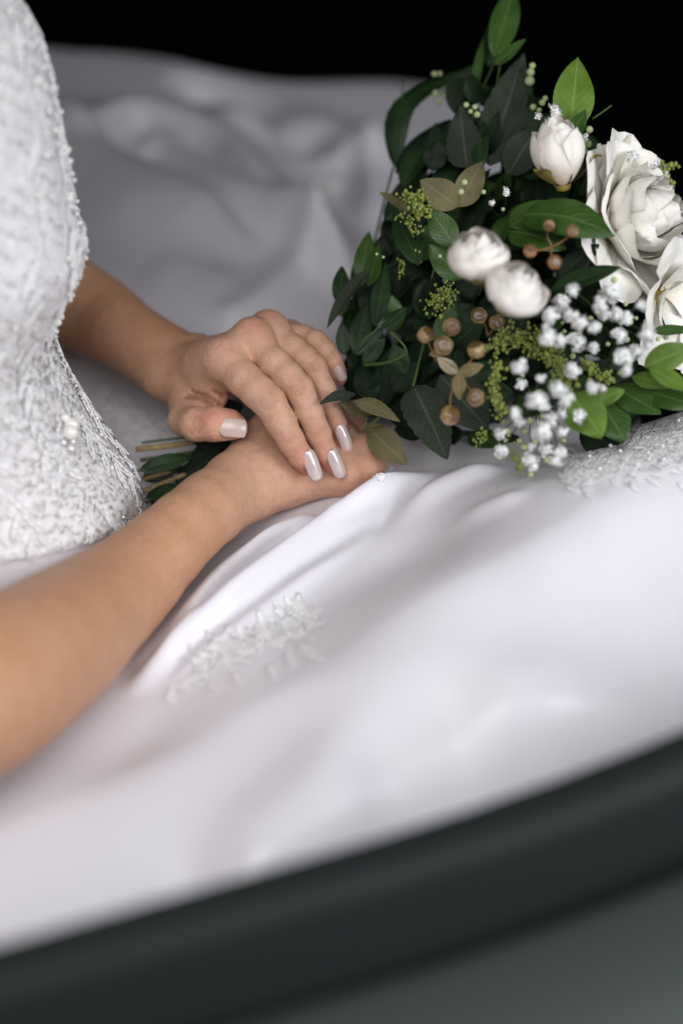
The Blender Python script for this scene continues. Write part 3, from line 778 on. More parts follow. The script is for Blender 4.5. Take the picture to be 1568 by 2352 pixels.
    uk, ix = np.unique(keys, return_index=True); verts = verts[ix]
    fi = np.searchsorted(uk, quads); fi = np.clip(fi, 0, len(uk)-1); ok = np.all(uk[fi] == quads, axis=1)
    return verts, fi[ok]
bv, bf = surface_nets(0.0012)
for it in range(2):                              # relax the grid
    s = np.zeros_like(bv); c = np.zeros(len(bv))
    for k in range(4):
        np.add.at(s, bf[:, k], bv[bf[:, (k+1) % 4]]); np.add.at(c, bf[:, k], 1)
        np.add.at(s, bf[:, k], bv[bf[:, k-1]]); np.add.at(c, bf[:, k], 1)
    bv = bv*0.5+0.5*s/np.maximum(c, 1)[:, None]
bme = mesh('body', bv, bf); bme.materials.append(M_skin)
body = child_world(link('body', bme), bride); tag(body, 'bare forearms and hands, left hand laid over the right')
flush = np.zeros(len(bv))
for x, y, D, r, a in [(1010, 1080, 1.372, 110, .7), (945, 985, 1.365, 80, .45), (1160, 1075, 1.38, 100, .7), (1110, 960, 1.374, 80, .4), (1200, 920, 1.395, 95, .6), (1165, 820, 1.388, 60, .3), (1175, 520, 1.402, 85, .65), (400, 760, 1.372, 110, .6), (520, 770, 1.375, 90, .6), (400, 900, 1.374, 70, .3),
                      (768, 655, 1.355, 85, .16), (950, 575, 1.365, 80, .16), (1042, 440, 1.38, 70, .16), (660, 215, 1.385, 90, .4), (755, 165, 1.40, 80, .3), (440, 330, 1.37, 90, .25), (1080, 850, 1.37, 60, .3), (905, 895, 1.36, 60, .3), (430, 660, 1.40, 90, .5), (310, 812, 1.372, 80, .25), (1400, 1000, 1.39, 90, .25), (1370, 1080, 1.388, 90, .3)]:
    d2 = np.sum((bv-H(x, y, D))**2, 1); flush = np.maximum(flush, a*np.exp(-d2/(hr(r)**2)))
foldv = np.zeros(len(bv))  # strength of the painted shade along the crease lines
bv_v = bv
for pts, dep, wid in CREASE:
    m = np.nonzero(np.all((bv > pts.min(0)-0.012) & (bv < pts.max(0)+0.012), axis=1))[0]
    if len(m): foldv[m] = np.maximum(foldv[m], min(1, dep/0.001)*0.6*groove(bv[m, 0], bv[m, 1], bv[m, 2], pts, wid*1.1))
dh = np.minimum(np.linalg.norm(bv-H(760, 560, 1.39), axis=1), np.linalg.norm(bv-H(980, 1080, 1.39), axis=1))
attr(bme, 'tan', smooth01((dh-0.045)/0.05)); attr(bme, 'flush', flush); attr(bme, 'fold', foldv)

# nails
def nail(root, tip, wpx, D0, D1, side, material, arch=0.85, square=0.35, name='fingernail'):
    a = H(*root, D0); b = H(*tip, D1); t = nrm(b-a); ln = np.linalg.norm(b-a)
    n = BACK+RGT*side; n = nrm(n-t*(n@t)); w_ = np.cross(t, n); W = hr(wpx, D0)
    nu, nv = 13, 17; V = []
    for j in range(nv):
        v = j/(nv-1)
        rt = max(0.0, 1-v/0.30); tp = max(0.0, (v-(1-square))/square)
        half = W*0.5*(1-0.06*v)*math.sqrt(max(0.0, 1-(rt*0.97)**2.2))*(max(0.0, 1-(tp*0.96)**3.2))**0.5
        for i in range(nu):
            s = -1+2*i/(nu-1); x = s*half
            hgt = -arch*(x*x)/(W*0.5)*0.9+0.0004-0.0012*(v-0.45)**2*4
            V.append(a+t*(ln*v)+w_*x+n*hgt)
    me = mesh(name, V, grid_faces(nu, nv)); me.materials.append(material)
    o = child_world(link(name, me), body); m = o.modifiers.new('thickness', 'SOLIDIFY'); m.thickness = 0.0007; m.offset = 0
    return o
nail((1000, 972), (1072, 1156), 98, 1.3645, 1.3690, 0.42, M_nail)
nail((1146, 968), (1220, 1140), 92, 1.3735, 1.3785, 0.42, M_nail)
nail((1196, 812), (1266, 984), 88, 1.3878, 1.3925, 0.32, M_nail)
nail((1172, 440), (1228, 540), 74, 1.3968, 1.4015, 0.25, M_nail2)
nail((448, 825), (620, 838), 122, 1.3705, 1.3722, 0.0, M_nail2, 0.30, 0.16)

# ------------------------------------------------------------------ the bouquet
bq = empty('bouquet', tuple(P(760, 1040, 1.425)))
tag(bq, 'bridal bouquet of white roses, small white filler blossoms, gold berries and dark green leaves', 'bouquet')
rb = random.Random(11)
def leaf_mesh(base, tip, wd, nh=None, bend=0.0, foldv=0.15, serr=0.0, twist=0.0, mid=None, shape=1.0, seed=0):
    rr = random.Random(seed); base = np.asarray(base); tip = np.asarray(tip)
    nl, nw = (19 if serr else 13), 9
    ax = nrm(tip-base); l = np.linalg.norm(tip-base)
    n0 = nrm(nh if nh is not None else BACK); n0 = nrm(n0-ax*(n0@ax))
    line = spline([base, np.asarray(mid), tip], nl) if mid is not None else [base+(tip-base)*j/(nl-1)+n0*bend*l*math.sin(math.pi*j/(nl-1)) for j in range(nl)]
    V = []; ac = []; al = []; ph = rr.uniform(0, 6); wv = rr.uniform(0.02, 0.05)
    for j in range(nl):
        t = j/(nl-1); tg = nrm(line[min(j+1, nl-1)]-line[max(j-1, 0)])
        n = nrm(n0-tg*(n0@tg)); s = np.cross(tg, n); tw = twist*(t-0.5)
        s, n = s*math.cos(tw)+n*math.sin(tw), n*math.cos(tw)-s*math.sin(tw)
        ww = wd*0.5*(math.sin(math.pi*t**(0.82*shape))**0.82 if 0 < t < 1 else 0.0)+wd*0.012
        if serr and 0 < j < nl-1: ww *= 1+serr*(0.5 if j % 2 else -0.5)
        for i in range(nw):
            k = -1+2*i/(nw-1)
            h = foldv*ww*abs(k)+wv*wd*math.sin(t*9+ph+k*1.5)*abs(k)-0.06*wd*k*k
            V.append(line[j]+s*ww*k+n*h); ac.append(k); al.append(t)
    me = mesh('leaf', V, grid_faces(nw, nl)); attr(me, 'across', ac); attr(me, 'along', al)
    return me
def leaf(b, t, wpx, kind, parent=None, name='leaf', nh=None, label=None, **kw):
    me = leaf_mesh(P(*b), P(*t), px(wpx, b[2]), nh, seed=rb.randrange(9999), **kw); me.materials.append(LM[kind])
    o = child_world(link(name, me), parent or bq)
    if label: o['label'] = label
    return o
def tilt(r=0.0, u=0.0): return BACK+RGT*r+UPV*u
def stem(pts, r, m, name='stem', n=16, parent=None, taper=None):
    q = spline([P(*p) for p in pts], n); rad = [px(r)*(1-(taper or 0)*i/(n-1)) for i in range(n)]
    return child_world(link(name, mesh(name, *tube_vf(q, rad, 7)), m), parent or bq)

# leaves that can be told apart, from the hands outward
LV = [ # base, tip, width, kind, options
 ((829, 655, 1.415), (847, 530, 1.425), 46, 'mid', dict(nh=tilt(-.2, .1), bend=.05)),
 ((782, 702, 1.41), (785, 609, 1.42), 42, 'dark', dict(nh=tilt(.1))),
 ((775, 725, 1.40), (800, 668, 1.40), 30, 'mid', dict(nh=tilt(-.3))),
 ((850, 617, 1.395), (750, 754, 1.385), 36, 'grey', dict(nh=tilt(-.5, .5), foldv=.5, bend=.06)),
 ((790, 815, 1.41), (785, 738, 1.41), 34, 'dark', dict(nh=tilt(-.1))),
 ((814, 812, 1.405), (846, 690, 1.415), 48, 'dark', dict(nh=tilt(.1, .1))),
 ((861, 748, 1.40), (887, 600, 1.415), 44, 'dark', dict(nh=tilt(.2), foldv=.3)),
 ((876, 754, 1.395), (935, 705, 1.40), 34, 'dark', dict(nh=tilt(0, .4))),
 ((818, 815, 1.40), (880, 752, 1.40), 30, 'dark', dict(nh=tilt(.2, .2))),
 ((835, 835, 1.395), (885, 775, 1.395), 34, 'dark', dict(nh=tilt(.3))),
 ((845, 655, 1.40), (872, 560, 1.415), 40, 'mid', dict(nh=tilt(.4))),
 ((850, 920, 1.40), (832, 830, 1.41), 60, 'deep', dict()),
 ((880, 940, 1.41), (870, 850, 1.40), 60, 'deep', dict(nh=tilt(.3))),
 ((900, 900, 1.405), (960, 830, 1.40), 56, 'deep', dict()),
 ((930, 860, 1.40), (900, 790, 1.40), 50, 'dark', dict(nh=tilt(-.3))),
 ((817, 903, 1.378), (733, 927, 1.362), 30, 'grey', dict(serr=.10, nh=tilt(-.2, .5), bend=.08)),
 ((855, 950, 1.395), (778, 925, 1.378), 36, 'olive', dict(serr=.10, nh=tilt(.2, .2))),
 ((812, 918, 1.378), (918, 967, 1.366), 40, 'olive', dict(serr=.08, nh=tilt(.1, .45), bend=.08)),
 ((846, 983, 1.385), (934, 1066, 1.368), 70, 'olive', dict(serr=.10, nh=tilt(-.25, .1), bend=.06, foldv=.1)),
 ((948, 884, 1.38), (1026, 1054, 1.352), 104, 'grey', dict(serr=.08, nh=tilt(.2, -.1), bend=.03, shape=.85)),
 ((1010, 860, 1.385), (1120, 985, 1.37), 115, 'grey', dict(nh=tilt(.2, -.2))),
 ((904, 384, 1.46), (1085, 150, 1.48), 62, 'dark', dict(mid=P(928, 240, 1.465), nh=tilt(-.4, .5), foldv=.05)),
 ((907, 398, 1.45), (1035, 272, 1.46), 52, 'deep', dict(bend=.06, nh=tilt(-.3, .3))),
 ((880, 508, 1.45), (992, 366, 1.45), 46, 'deep', dict(bend=.08, nh=tilt(-.3, .1))),
 ((895, 480, 1.45), (960, 420, 1.45), 36, 'dark', dict()),
 ((1072, 385, 1.41), (1055, 240, 1.42), 84, 'grey', dict(serr=.08, shape=.7, nh=tilt(-.2))),
 ((1122, 378, 1.415), (1202, 120, 1.43), 100, 'grey', dict(serr=.07, foldv=.35, shape=.8, nh=tilt(-.15, .1))),
 ((1165, 400, 1.405), (1235, 290, 1.41), 80, 'grey', dict(nh=tilt(.3, .2))),
 ((1052, 474, 1.375), (965, 412, 1.375), 74, 'olive', dict(nh=tilt(-.2, .3), foldv=.2)),
 ((1052, 474, 1.378), (1108, 370, 1.385), 66, 'olive', dict(nh=tilt(.3, .1))),
 ((938, 482, 1.37), (872, 440, 1.36), 27, 'olive', dict(nh=tilt(0, .6))),
 ((1045, 565, 1.365), (985, 478, 1.37), 64, 'mid', dict(nh=tilt(-.2, .2))),
 ((962, 608, 1.375), (903, 478, 1.395), 56, 'dark', dict(foldv=.3)),
 ((1060, 640, 1.37), (985, 560, 1.375), 66, 'mid', dict(nh=tilt(-.1, .3))),
 ((1133, 128, 1.44), (1183, -35, 1.46), 66, 'mid', dict(nh=tilt(.2), foldv=.3)),
 ((1120, 150, 1.45), (1140, 20, 1.46), 40, 'dark', dict(nh=tilt(-.4))),
 ((1085, 215, 1.44), (1110, 85, 1.45), 22, 'mid', dict(foldv=.5)),
 ((1135, 148, 1.43), (1207, 88, 1.42), 26, 'mid', dict(foldv=.5, serr=.2)),
 ((1308, 303, 1.385), (1327, 130, 1.40), 94, 'bright', dict(nh=tilt(.05, .0), foldv=.22)),
 ((1300, 330, 1.39), (1345, 250, 1.38), 46, 'mid', dict(nh=tilt(.5))),
 ((1195, 492, 1.345), (1412, 540, 1.325), 108, 'mid', dict(nh=tilt(.1, .5), bend=.12, foldv=.12)),
 ((1165, 530, 1.365), (1300, 570, 1.35), 84, 'mid', dict(nh=tilt(0, .5), bend=.1)),
 ((1170, 520, 1.36), (1260, 460, 1.37), 60, 'mid', dict(nh=tilt(.1, .4))),
 ((1262, 665, 1.345), (1424, 612, 1.325), 52, 'dark', dict(nh=tilt(.1, .5), foldv=.3)),
 ((1275, 640, 1.35), (1375, 560, 1.34), 56, 'deep', dict(nh=tilt(.1, .4))),
 ((1307, 895, 1.335), (1382, 1004, 1.318), 96, 'bright', dict(nh=tilt(-.1, .1), foldv=.06, shape=1.05)),
 ((1380, 920, 1.345), (1436, 1014, 1.335), 86, 'mid', dict(nh=tilt(.1, .1), foldv=.08)),
 ((1405, 885, 1.35), (1518, 950, 1.335), 72, 'mid', dict(nh=tilt(.1, .3))),
 ((1480, 895, 1.345), (1600, 932, 1.33), 66, 'mid', dict(nh=tilt(.1, .3))),
 ((1366, 922, 1.33), (1434, 895, 1.325), 40, 'bright', dict(nh=tilt(0, .3))),
 ((1450, 862, 1.34), (1540, 888, 1.33), 42, 'bright', dict(nh=tilt(0, .4))),
 ((1478, 842, 1.33), (1592, 795, 1.32), 66, 'bright', dict(nh=tilt(0, .2))),
 ((1490, 842, 1.328), (1590, 900, 1.315), 44, 'bright', dict(nh=tilt(0, .4))),
 ((1495, 758, 1.35), (1600, 757, 1.34), 30, 'mid', dict(nh=tilt(0, .6))),
 ((1330, 985, 1.37), (1440, 1040, 1.36), 80, 'deep', dict()),
 # leaves among the stems below the wrist
 ((319, 1081, 1.40), (448, 1046, 1.412), 40, 'dark', dict(nh=tilt(0, .3), bend=.05)),
 ((335, 1144, 1.405), (420, 1111, 1.415), 34, 'dark', dict(nh=tilt(0, .4))),
 ((440, 1010, 1.425), (545, 1000, 1.425), 60, 'deep', dict()),
 ((430, 1070, 1.425), (540, 1020, 1.425), 70, 'deep', dict(nh=tilt(0, .3))),
 ((400, 1110, 1.425), (520, 1050, 1.42), 60, 'deep', dict(nh=tilt(.2, .2))),
 ((325, 1100, 1.43), (420, 1070, 1.43), 40, 'dark', dict()),
 ((345, 1160, 1.425), (430, 1120, 1.42), 40, 'deep', dict()),
 ((470, 960, 1.43), (560, 930, 1.43), 60, 'deep', dict()),
]
for b, t, w_, k, kw in LV: leaf(b, t, w_, k, **kw)
# the dense dark filling of leaves behind them
def inside(u, v, poly):
    c = False; n = len(poly)
    for i in range(n):
        (x1, y1), (x2, y2) = poly[i], poly[(i+1) % n]
        if (y1 > v) != (y2 > v) and u < (x2-x1)*(v-y1)/(y2-y1)+x1: c = not c
    return c
HULL = [(800, 720), (850, 610), (905, 500), (940, 380), (1040, 300), (1150, 260), (1300, 320), (1480, 400), (1540, 600), (1540, 900), (1420, 980), (1200, 1030), (1080, 1035), (980, 1010), (860, 960), (810, 880)]
CEN = P(800, 1010, 1.43)
nfill = 0
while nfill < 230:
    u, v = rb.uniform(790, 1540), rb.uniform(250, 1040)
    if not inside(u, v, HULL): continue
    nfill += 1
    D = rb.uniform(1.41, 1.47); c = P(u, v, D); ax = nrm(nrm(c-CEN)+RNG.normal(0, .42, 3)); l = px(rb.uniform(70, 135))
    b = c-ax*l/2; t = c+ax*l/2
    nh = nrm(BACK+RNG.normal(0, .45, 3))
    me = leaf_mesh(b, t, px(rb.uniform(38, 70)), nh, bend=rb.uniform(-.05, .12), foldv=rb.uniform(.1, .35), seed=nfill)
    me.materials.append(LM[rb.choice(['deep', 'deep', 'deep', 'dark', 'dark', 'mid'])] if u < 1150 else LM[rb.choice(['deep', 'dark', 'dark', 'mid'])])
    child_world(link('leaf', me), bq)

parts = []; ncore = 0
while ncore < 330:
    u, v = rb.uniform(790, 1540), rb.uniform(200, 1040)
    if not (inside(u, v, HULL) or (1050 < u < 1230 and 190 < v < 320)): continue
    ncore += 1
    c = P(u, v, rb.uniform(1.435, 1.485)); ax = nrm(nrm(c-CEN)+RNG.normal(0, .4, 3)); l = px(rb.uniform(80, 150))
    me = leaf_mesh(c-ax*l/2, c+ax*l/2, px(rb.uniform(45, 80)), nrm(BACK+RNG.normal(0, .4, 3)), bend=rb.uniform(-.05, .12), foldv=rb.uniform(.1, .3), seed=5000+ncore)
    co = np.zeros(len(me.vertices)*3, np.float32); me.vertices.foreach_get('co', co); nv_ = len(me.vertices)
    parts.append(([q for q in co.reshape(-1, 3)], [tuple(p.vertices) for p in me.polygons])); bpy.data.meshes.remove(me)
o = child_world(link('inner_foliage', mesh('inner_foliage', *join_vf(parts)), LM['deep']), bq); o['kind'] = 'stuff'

# stems
for k, (pts, r, m) in enumerate([
 ([(312, 1032, 1.43), (410, 1021, 1.43), (600, 990, 1.437), (760, 960, 1.44), (900, 850, 1.44)], 7.5, 'w'),
 ([(325, 1017, 1.435), (405, 1007, 1.435), (600, 985, 1.44), (800, 900, 1.445)], 3.2, 's'),
 ([(322, 1057, 1.428), (390, 1047, 1.43), (600, 1010, 1.436), (820, 930, 1.44)], 5.0, 's'),
 ([(281, 1090, 1.395), (320, 1080, 1.40), (370, 1068, 1.407)], 2.6, 's'),
 ([(329, 1102, 1.43), (364, 1091, 1.43), (560, 1040, 1.437), (800, 930, 1.44)], 4.6, 'w'),
 ([(333, 1129, 1.42), (392, 1102, 1.422), (560, 1040, 1.435), (860, 940, 1.44)], 5.4, 'w'),
 ([(321, 1160, 1.41), (395, 1133, 1.412), (480, 1090, 1.425), (640, 1020, 1.436)], 3.0, 's'),
 ([(345, 1172, 1.415), (400, 1150, 1.418), (520, 1080, 1.428)], 3.6, 's'),
 ([(420, 1080, 1.43), (560, 1030, 1.435), (760, 970, 1.44), (950, 900, 1.44)], 5.0, 'd'),
 ([(857, 566, 1.455), (880, 470, 1.455), (903, 384, 1.46)], 3.0, 's'),
 ([(903, 388, 1.46), (920, 300, 1.465), (925, 185, 1.47)], 2.0, 's'),
 ([(815, 812, 1.40), (850, 770, 1.395), (885, 735, 1.395)], 2.6, 's'),
 ([(948, 888, 1.375), (962, 830, 1.38), (975, 780, 1.39)], 3.6, 's'),
 ([(835, 838, 1.385), (890, 832, 1.375), (935, 812, 1.37)], 4.6, 'g'),
 ([(935, 812, 1.37), (925, 790, 1.37), (895, 762, 1.37)], 3.4, 'g'),
 ([(835, 990, 1.375), (850, 975, 1.372), (872, 958, 1.368)], 2.6, 'g'),
 ([(838, 985, 1.38), (842, 950, 1.38), (838, 925, 1.38)], 2.0, 's'),
 ([(1360, 272, 1.40), (1385, 255, 1.40), (1404, 241, 1.40)], 2.2, 's'),
 ([(1090, 235, 1.44), (1125, 165, 1.445), (1150, 90, 1.45)], 2.2, 's'),
 ([(1110, 300, 1.43), (1135, 220, 1.43), (1150, 130, 1.435)], 2.4, 's'),
 ([(1000, 330, 1.45), (1040, 275, 1.45), (1075, 235, 1.45)], 1.6, 's'),
 ([(1010, 470, 1.40), (1010, 560, 1.40), (990, 640, 1.40)], 2.4, 's')]):
    stem(pts, r, {'w': M_wood, 's': M_stem, 'd': M_stemd, 'g': M_stem}[m], 'cut_stem' if m == 'w' else 'stem')

# roses
def petal_mesh(R, Hh, w_, open_, ruff, seed, nl=11, nw=13, closed=0.55, tipn=0.0):
    rr = random.Random(seed); V = []; ac = []; al = []
    p1, p2, p3 = rr.uniform(0, 6), rr.uniform(0, 6), rr.uniform(0, 6); skew = rr.uniform(-.12, .12)
    for j in range(nl):
        t = j/(nl-1)
        for i in range(nw):
            s = -1+2*i/(nw-1)
            te = t*(1-0.20*abs(s)**2.4)*(1+tipn*(1-abs(s))) if t > 0 else 0
            r = R*(0.18+0.82*math.sin(min(te, 1.0)*math.pi*closed)**0.8)
            r += open_*R*max(0, te-0.35)**1.6*1.6
            lip = max(0, te-0.82)/0.18
            r += 0.10*R*lip*lip*(0.4+open_)
            z = Hh*te*(1-0.30*open_*te)-0.10*Hh*lip*lip*(0.5+open_)
            phi = w_*s*(0.30+0.70*math.sin(min(1, te*1.15)*math.pi/2))+skew*te
            wob = ruff*R*te*te*(math.sin(s*3.1+p1)*0.6+math.sin(s*6.7+p2)*0.35+math.sin(s*11+p3)*0.15)
            r += wob; z += ruff*R*te*math.sin(s*5+p2)*0.5
            V.append((r*math.cos(phi), r*math.sin(phi), z)); ac.append(s); al.append(te)
    me = mesh('petal', V, grid_faces(nw, nl)); attr(me, 'across', ac); attr(me, 'along', al); return me
def rose(c, axis, R, layers, material, label, seed, sepals=3):
    c = np.asarray(c); axis = nrm(axis); e = empty('rose', tuple(c))
    q = Vector(axis).to_track_quat('Z', 'X').to_matrix().to_4x4(); e.rotation_mode = 'QUATERNION'; e.rotation_quaternion = q.to_quaternion()
    e.parent = bq; e.matrix_parent_inverse = WM(bq).inverted(); e['label'] = label
    rr = random.Random(seed); k = 0
    for (n, rf, hf, ww, op, ruff, zoff, cl, tipn) in layers:
        ph0 = rr.uniform(0, 6.28)
        for i in range(n):
            me = petal_mesh(R*rf*rr.uniform(.94, 1.06), R*hf*rr.uniform(.93, 1.07), ww, op*rr.uniform(.7, 1.3), ruff, seed*100+k, closed=cl, tipn=tipn); k += 1
            me.materials.append(material)
            o = link('petal', me, None, e); o.rotation_euler = (rr.uniform(-.07, .07), rr.uniform(-.07, .07), ph0+2*math.pi*i/n+rr.uniform(-.2, .2)); o.location = (0, 0, zoff*R)
    V = [(R*.25*math.cos(a)*f, R*.25*math.sin(a)*f, -R*.15+z) for f, z in ((.3, -R*.05), (1, 0), (1.3, R*.2)) for a in np.linspace(0, 2*math.pi, 9)[:-1]]
    link('calyx', mesh('calyx', V, grid_faces(8, 3, True)), M_sepal, e)
    for i in range(sepals):
        me = petal_mesh(R*.98, R*1.1, .34, .15, .02, seed+i+50, 8, 7, .55, .2); me.materials.append(M_sepal)
        o = link('sepal', me, None, e); o.scale = (1.06, 1.06, .9); o.rotation_euler = (0, 0, 2.1*i+.4)
    return e
def cam_dir(r, u, b): return RGT*r+UPV*u+BACK*b
BUD = [(2, .20, 1.66, 1.9, -.1, .02, 0.04, .99, 0), (3, .36, 1.66, 1.6, -.1, .04, 0.03, .96, 0), (3, .54, 1.62, 1.5, -.08, .05, 0.02, .93, 0), (4, .74, 1.54, 1.25, -.05, .06, 0.01, .88, 0), (4, .90, 1.42, 1.15, -.02, .07, 0.0, .82, .03), (4, 1.0, 1.26, 1.05, .03, .08, -.02, .74, .05)]
rose(P(1100, 636, 1.306), cam_dir(-.05, .95, .72), px(66), BUD, M_petal, 'round white rosebud, upper one of the pair in front', 3, 0)
rose(P(1158, 706, 1.294), cam_dir(.45, .70, .75), px(68), BUD, M_petal, 'round white rosebud, lower one of the pair in front', 4, 0)
TEAR = [(3, .34, 2.2, 1.5, -.1, .03, 0.1, .86, 0), (3, .55, 2.2, 1.4, -.1, .05, 0.05, .86, .04), (4, .78, 2.1, 1.15, -.05, .07, 0.0, .82, .05), (4, .98, 1.9, 1.0, -.02, .08, -.02, .78, .06)]
rose(P(1292, 425, 1.355), cam_dir(-.16, 1, .35), px(66), TEAR, M_petal, 'pointed white rosebud with olive sepals at the top', 5, 3)
BIG = [(3, .20, 1.32, 1.6, -.1, .08, .16, .90, 0), (4, .34, 1.34, 1.3, -.05, .14, .14, .88, 0), (5, .48, 1.30, 1.1, .0, .20, .12, .84, 0), (6, .62, 1.20, .95, .08, .22, .09, .76, 0), (7, .76, 1.06, .85, .20, .22, .06, .68, 0), (7, .88, .88, .78, .42, .20, .03, .60, 0), (7, .98, .66, .74, .75, .16, 0, .54, 0)]
rose(P(1395, 515, 1.385), cam_dir(.80, .15, .60), px(132), BIG, M_petal_cream, 'large full blown cream white rose on the right', 6, 0)
LOW = [(4, .7, .9, .8, .5, .12, .05, .6, 0), (5, 1.0, .7, .75, .9, .12, 0, .55, 0)]
rose(P(1510, 675, 1.375), cam_dir(.75, -.3, .5), px(82), LOW, M_petal_cream, 'cream rose half hidden below the large one', 8, 0)
rose(P(1590, 775, 1.40), cam_dir(.5, -.1, .8), px(60), LOW, M_petal_cream, 'cream rose cut by the right edge of the picture', 9, 0)

# berries
def berry_mesh(seed, lump):
    rr = random.Random(seed); V, F = ico(1, 3); ph = rr.uniform(0, 6); out = []
    for p in V:
        th = math.atan2(p[1], p[0]); r = 1+lump*(math.sin(5*th+ph)*.5*(1-p[2]**2)+math.sin(3*p[2]*3+th*2)*.4)
        q = p*r
        if p[2] > .72: q = q*(1-(p[2]-.72)*1.1)
        out.append(q)
    return mesh('berry', out, F)
BM = [berry_mesh(k, .06) for k in range(4)]; BM2 = [berry_mesh(k+9, .03) for k in range(3)]
for me in BM: me.materials.append(M_berry)
for me in BM2: me.materials.append(M_berry2)
def sprig(name, label, at):
    e = empty(name, tuple(at)); e.parent = bq; e.matrix_parent_inverse = WM(bq).inverted(); e['label'] = label; return e
def berries(e, lst, meshes, root, smat):
    for k, (u, v, D, r) in enumerate(lst):
        o = put('berry', meshes[k % len(meshes)], e, P(u, v, D), nrm(BACK+RNG.normal(0, .5, 3)), rb.uniform(0, 6), px(r*rb.uniform(.8, .98), D))
        a = np.array(root, float); b = np.array([u, v, D+.004]); mid = (a+b)/2+np.array([rb.uniform(-8, 8), rb.uniform(-6, 10), .004])
        stem([a, mid, b], 2.8, smat, 'berry_stem', 9, e)
e = sprig('berry_sprig', 'gold berries with small gold leaves below the rosebuds', P(1045, 850, 1.34))
berries(e, [(977, 769, 1.335, 25), (1036, 750, 1.33, 24), (1018, 794, 1.325, 25)], BM, (1000, 830, 1.36), M_brown)
berries(e, [(1094, 803, 1.32, 25), (1092, 913, 1.31, 26), (1033, 954, 1.325, 25)], BM, (1052, 858, 1.33), M_brown)
for b, t, w_ in [((1052, 858, 1.325), (1002, 820, 1.325), 30), ((1052, 858, 1.325), (1110, 838, 1.318), 30), ((1052, 856, 1.323), (1055, 918, 1.312), 32), ((1030, 800, 1.34), (985, 815, 1.335), 24)]:
    leaf(b, t, w_, 'gold', e, 'gold_leaf', foldv=.25)
e = sprig('berry_sprig', 'tan berries beside the large rose', P(1270, 560, 1.33))
berries(e, [(1260, 518, 1.318, 17), (1315, 530, 1.312, 19), (1217, 576, 1.312, 20), (1273, 602, 1.306, 20)], BM2, (1268, 566, 1.33), M_brown)
e = sprig('berry_sprig', 'dim gold berries in the shade under the rosebuds', P(1120, 735, 1.37))
berries(e, [(1100, 725, 1.365, 22), (1140, 740, 1.362, 22)], BM, (1120, 770, 1.385), M_brown)

# white filler blossoms
def blossom_mesh(seed):
    rr = random.Random(seed); parts = []
    for k in range(26):
        n = nrm([rr.gauss(0, 1), rr.gauss(0, 1), abs(rr.gauss(.25, .8))]); t = nrm(np.cross(n, [rr.random(), rr.random(), rr.random()])); b = np.cross(n, t)
        s = rr.uniform(.28, .42); c = n*rr.uniform(.45, .86); lift = rr.uniform(.3, .8)
        V = []
        for j in range(4):
            for i in range(4):
                x = (-1+2*i/3); y = (-1+2*j/3)
                V.append(c+(t*x*(1-.25*abs(y))+b*y*(1-.25*abs(x)))*s+n*(lift*(x*x+y*y)*.35*math.sin(3*x+k)+.15*(1-x*x-y*y)*.6))
        parts.append((V, grid_faces(4, 4)))
    V, F = ico(.5, 1); parts.append((V, F))
    return mesh('blossom', *join_vf(parts))
GB = [blossom_mesh(k) for k in range(5)]
for me in GB: me.materials.append(M_gyp)
GBUD = mesh('bud', *ico(1, 2)); GBUD.materials.append(M_gypbud)
def DZ(x, y): return 1102.5+x*.29686, 612.5+y*.29686
G = [(720,185,55),(620,275,65),(1010,195,80),(935,285,55),(545,380,65),(700,380,58),(770,430,62),(1130,400,58),(1240,300,45),(875,465,48),(515,540,72),(740,580,74),(1075,530,60),(1290,510,62),(1210,655,54),(1100,700,74),(610,570,52),(870,630,45),(305,770,58),(310,910,42),(465,865,34),(440,1040,78),(605,950,66),(660,1030,52),(875,930,54),(720,800,62),(265,1130,48),(310,1200,48),(630,1135,40),(760,1160,58),(475,1270,78),(540,1190,50),(160,1290,50),(165,1430,52),(390,1500,62),(505,1420,57),(615,1430,52),(640,1280,46),(580,1500,42),(395,1395,32),(1300,600,42),(950,940,26),(1040,360,60),(960,370,42),(1130,800,44)]
g1 = sprig('filler_sprig', 'spray of small white filler blossoms at the lower right of the bouquet', P(1300, 850, 1.35))
roots = [(1230, 930, 1.38), (1330, 800, 1.38), (1380, 740, 1.385), (1220, 760, 1.38)]
def filler(e, lst, Dr, rts, buds):
    for (u, v, r) in lst:
        D = rb.uniform(*Dr); p = P(u, v, D); put('blossom', rb.choice(GB), e, p, nrm(BACK+RGT*rb.uniform(-.5, .6)+UPV*rb.uniform(-.3, .7)), rb.uniform(0, 6), px(r, D))
        rt = min(rts, key=lambda q: (q[0]-u)**2+(q[1]-v)**2); a = np.array(rt); b = np.array([u, v, D+.005])
        stem([a, (a+b)/2+np.array([rb.uniform(-10, 10), rb.uniform(-10, 10), 0]), b], 1.3, M_stem, 'blossom_stem', 8, e)
    for (u, v, r, D) in buds:
        put('bud', GBUD, e, P(u, v, D), BACK, 0, px(r, D))
L1 = [(*DZ(x, y), r*.29686*1.18) for x, y, r in G]
bl = []
for k in range(70):
    x, y, r = G[rb.randrange(len(G))]; u, v = DZ(x+rb.gauss(0, 75), y+rb.gauss(0, 75)); bl.append((u, v, rb.uniform(4.5, 9), rb.uniform(1.325, 1.36)))
filler(g1, L1, (1.275, 1.315), roots, bl)
g2 = sprig('filler_sprig', 'scattered tiny white blossoms along the top of the bouquet', P(1330, 350, 1.40))
L2 = [(1271, 256, 19), (1234, 266, 10), (1339, 316, 14), (1365, 353, 10), (1452, 357, 15), (1499, 376, 13), (1160, 440, 12), (1130, 465, 9), (1376, 335, 7), (1150, 690, 10)]
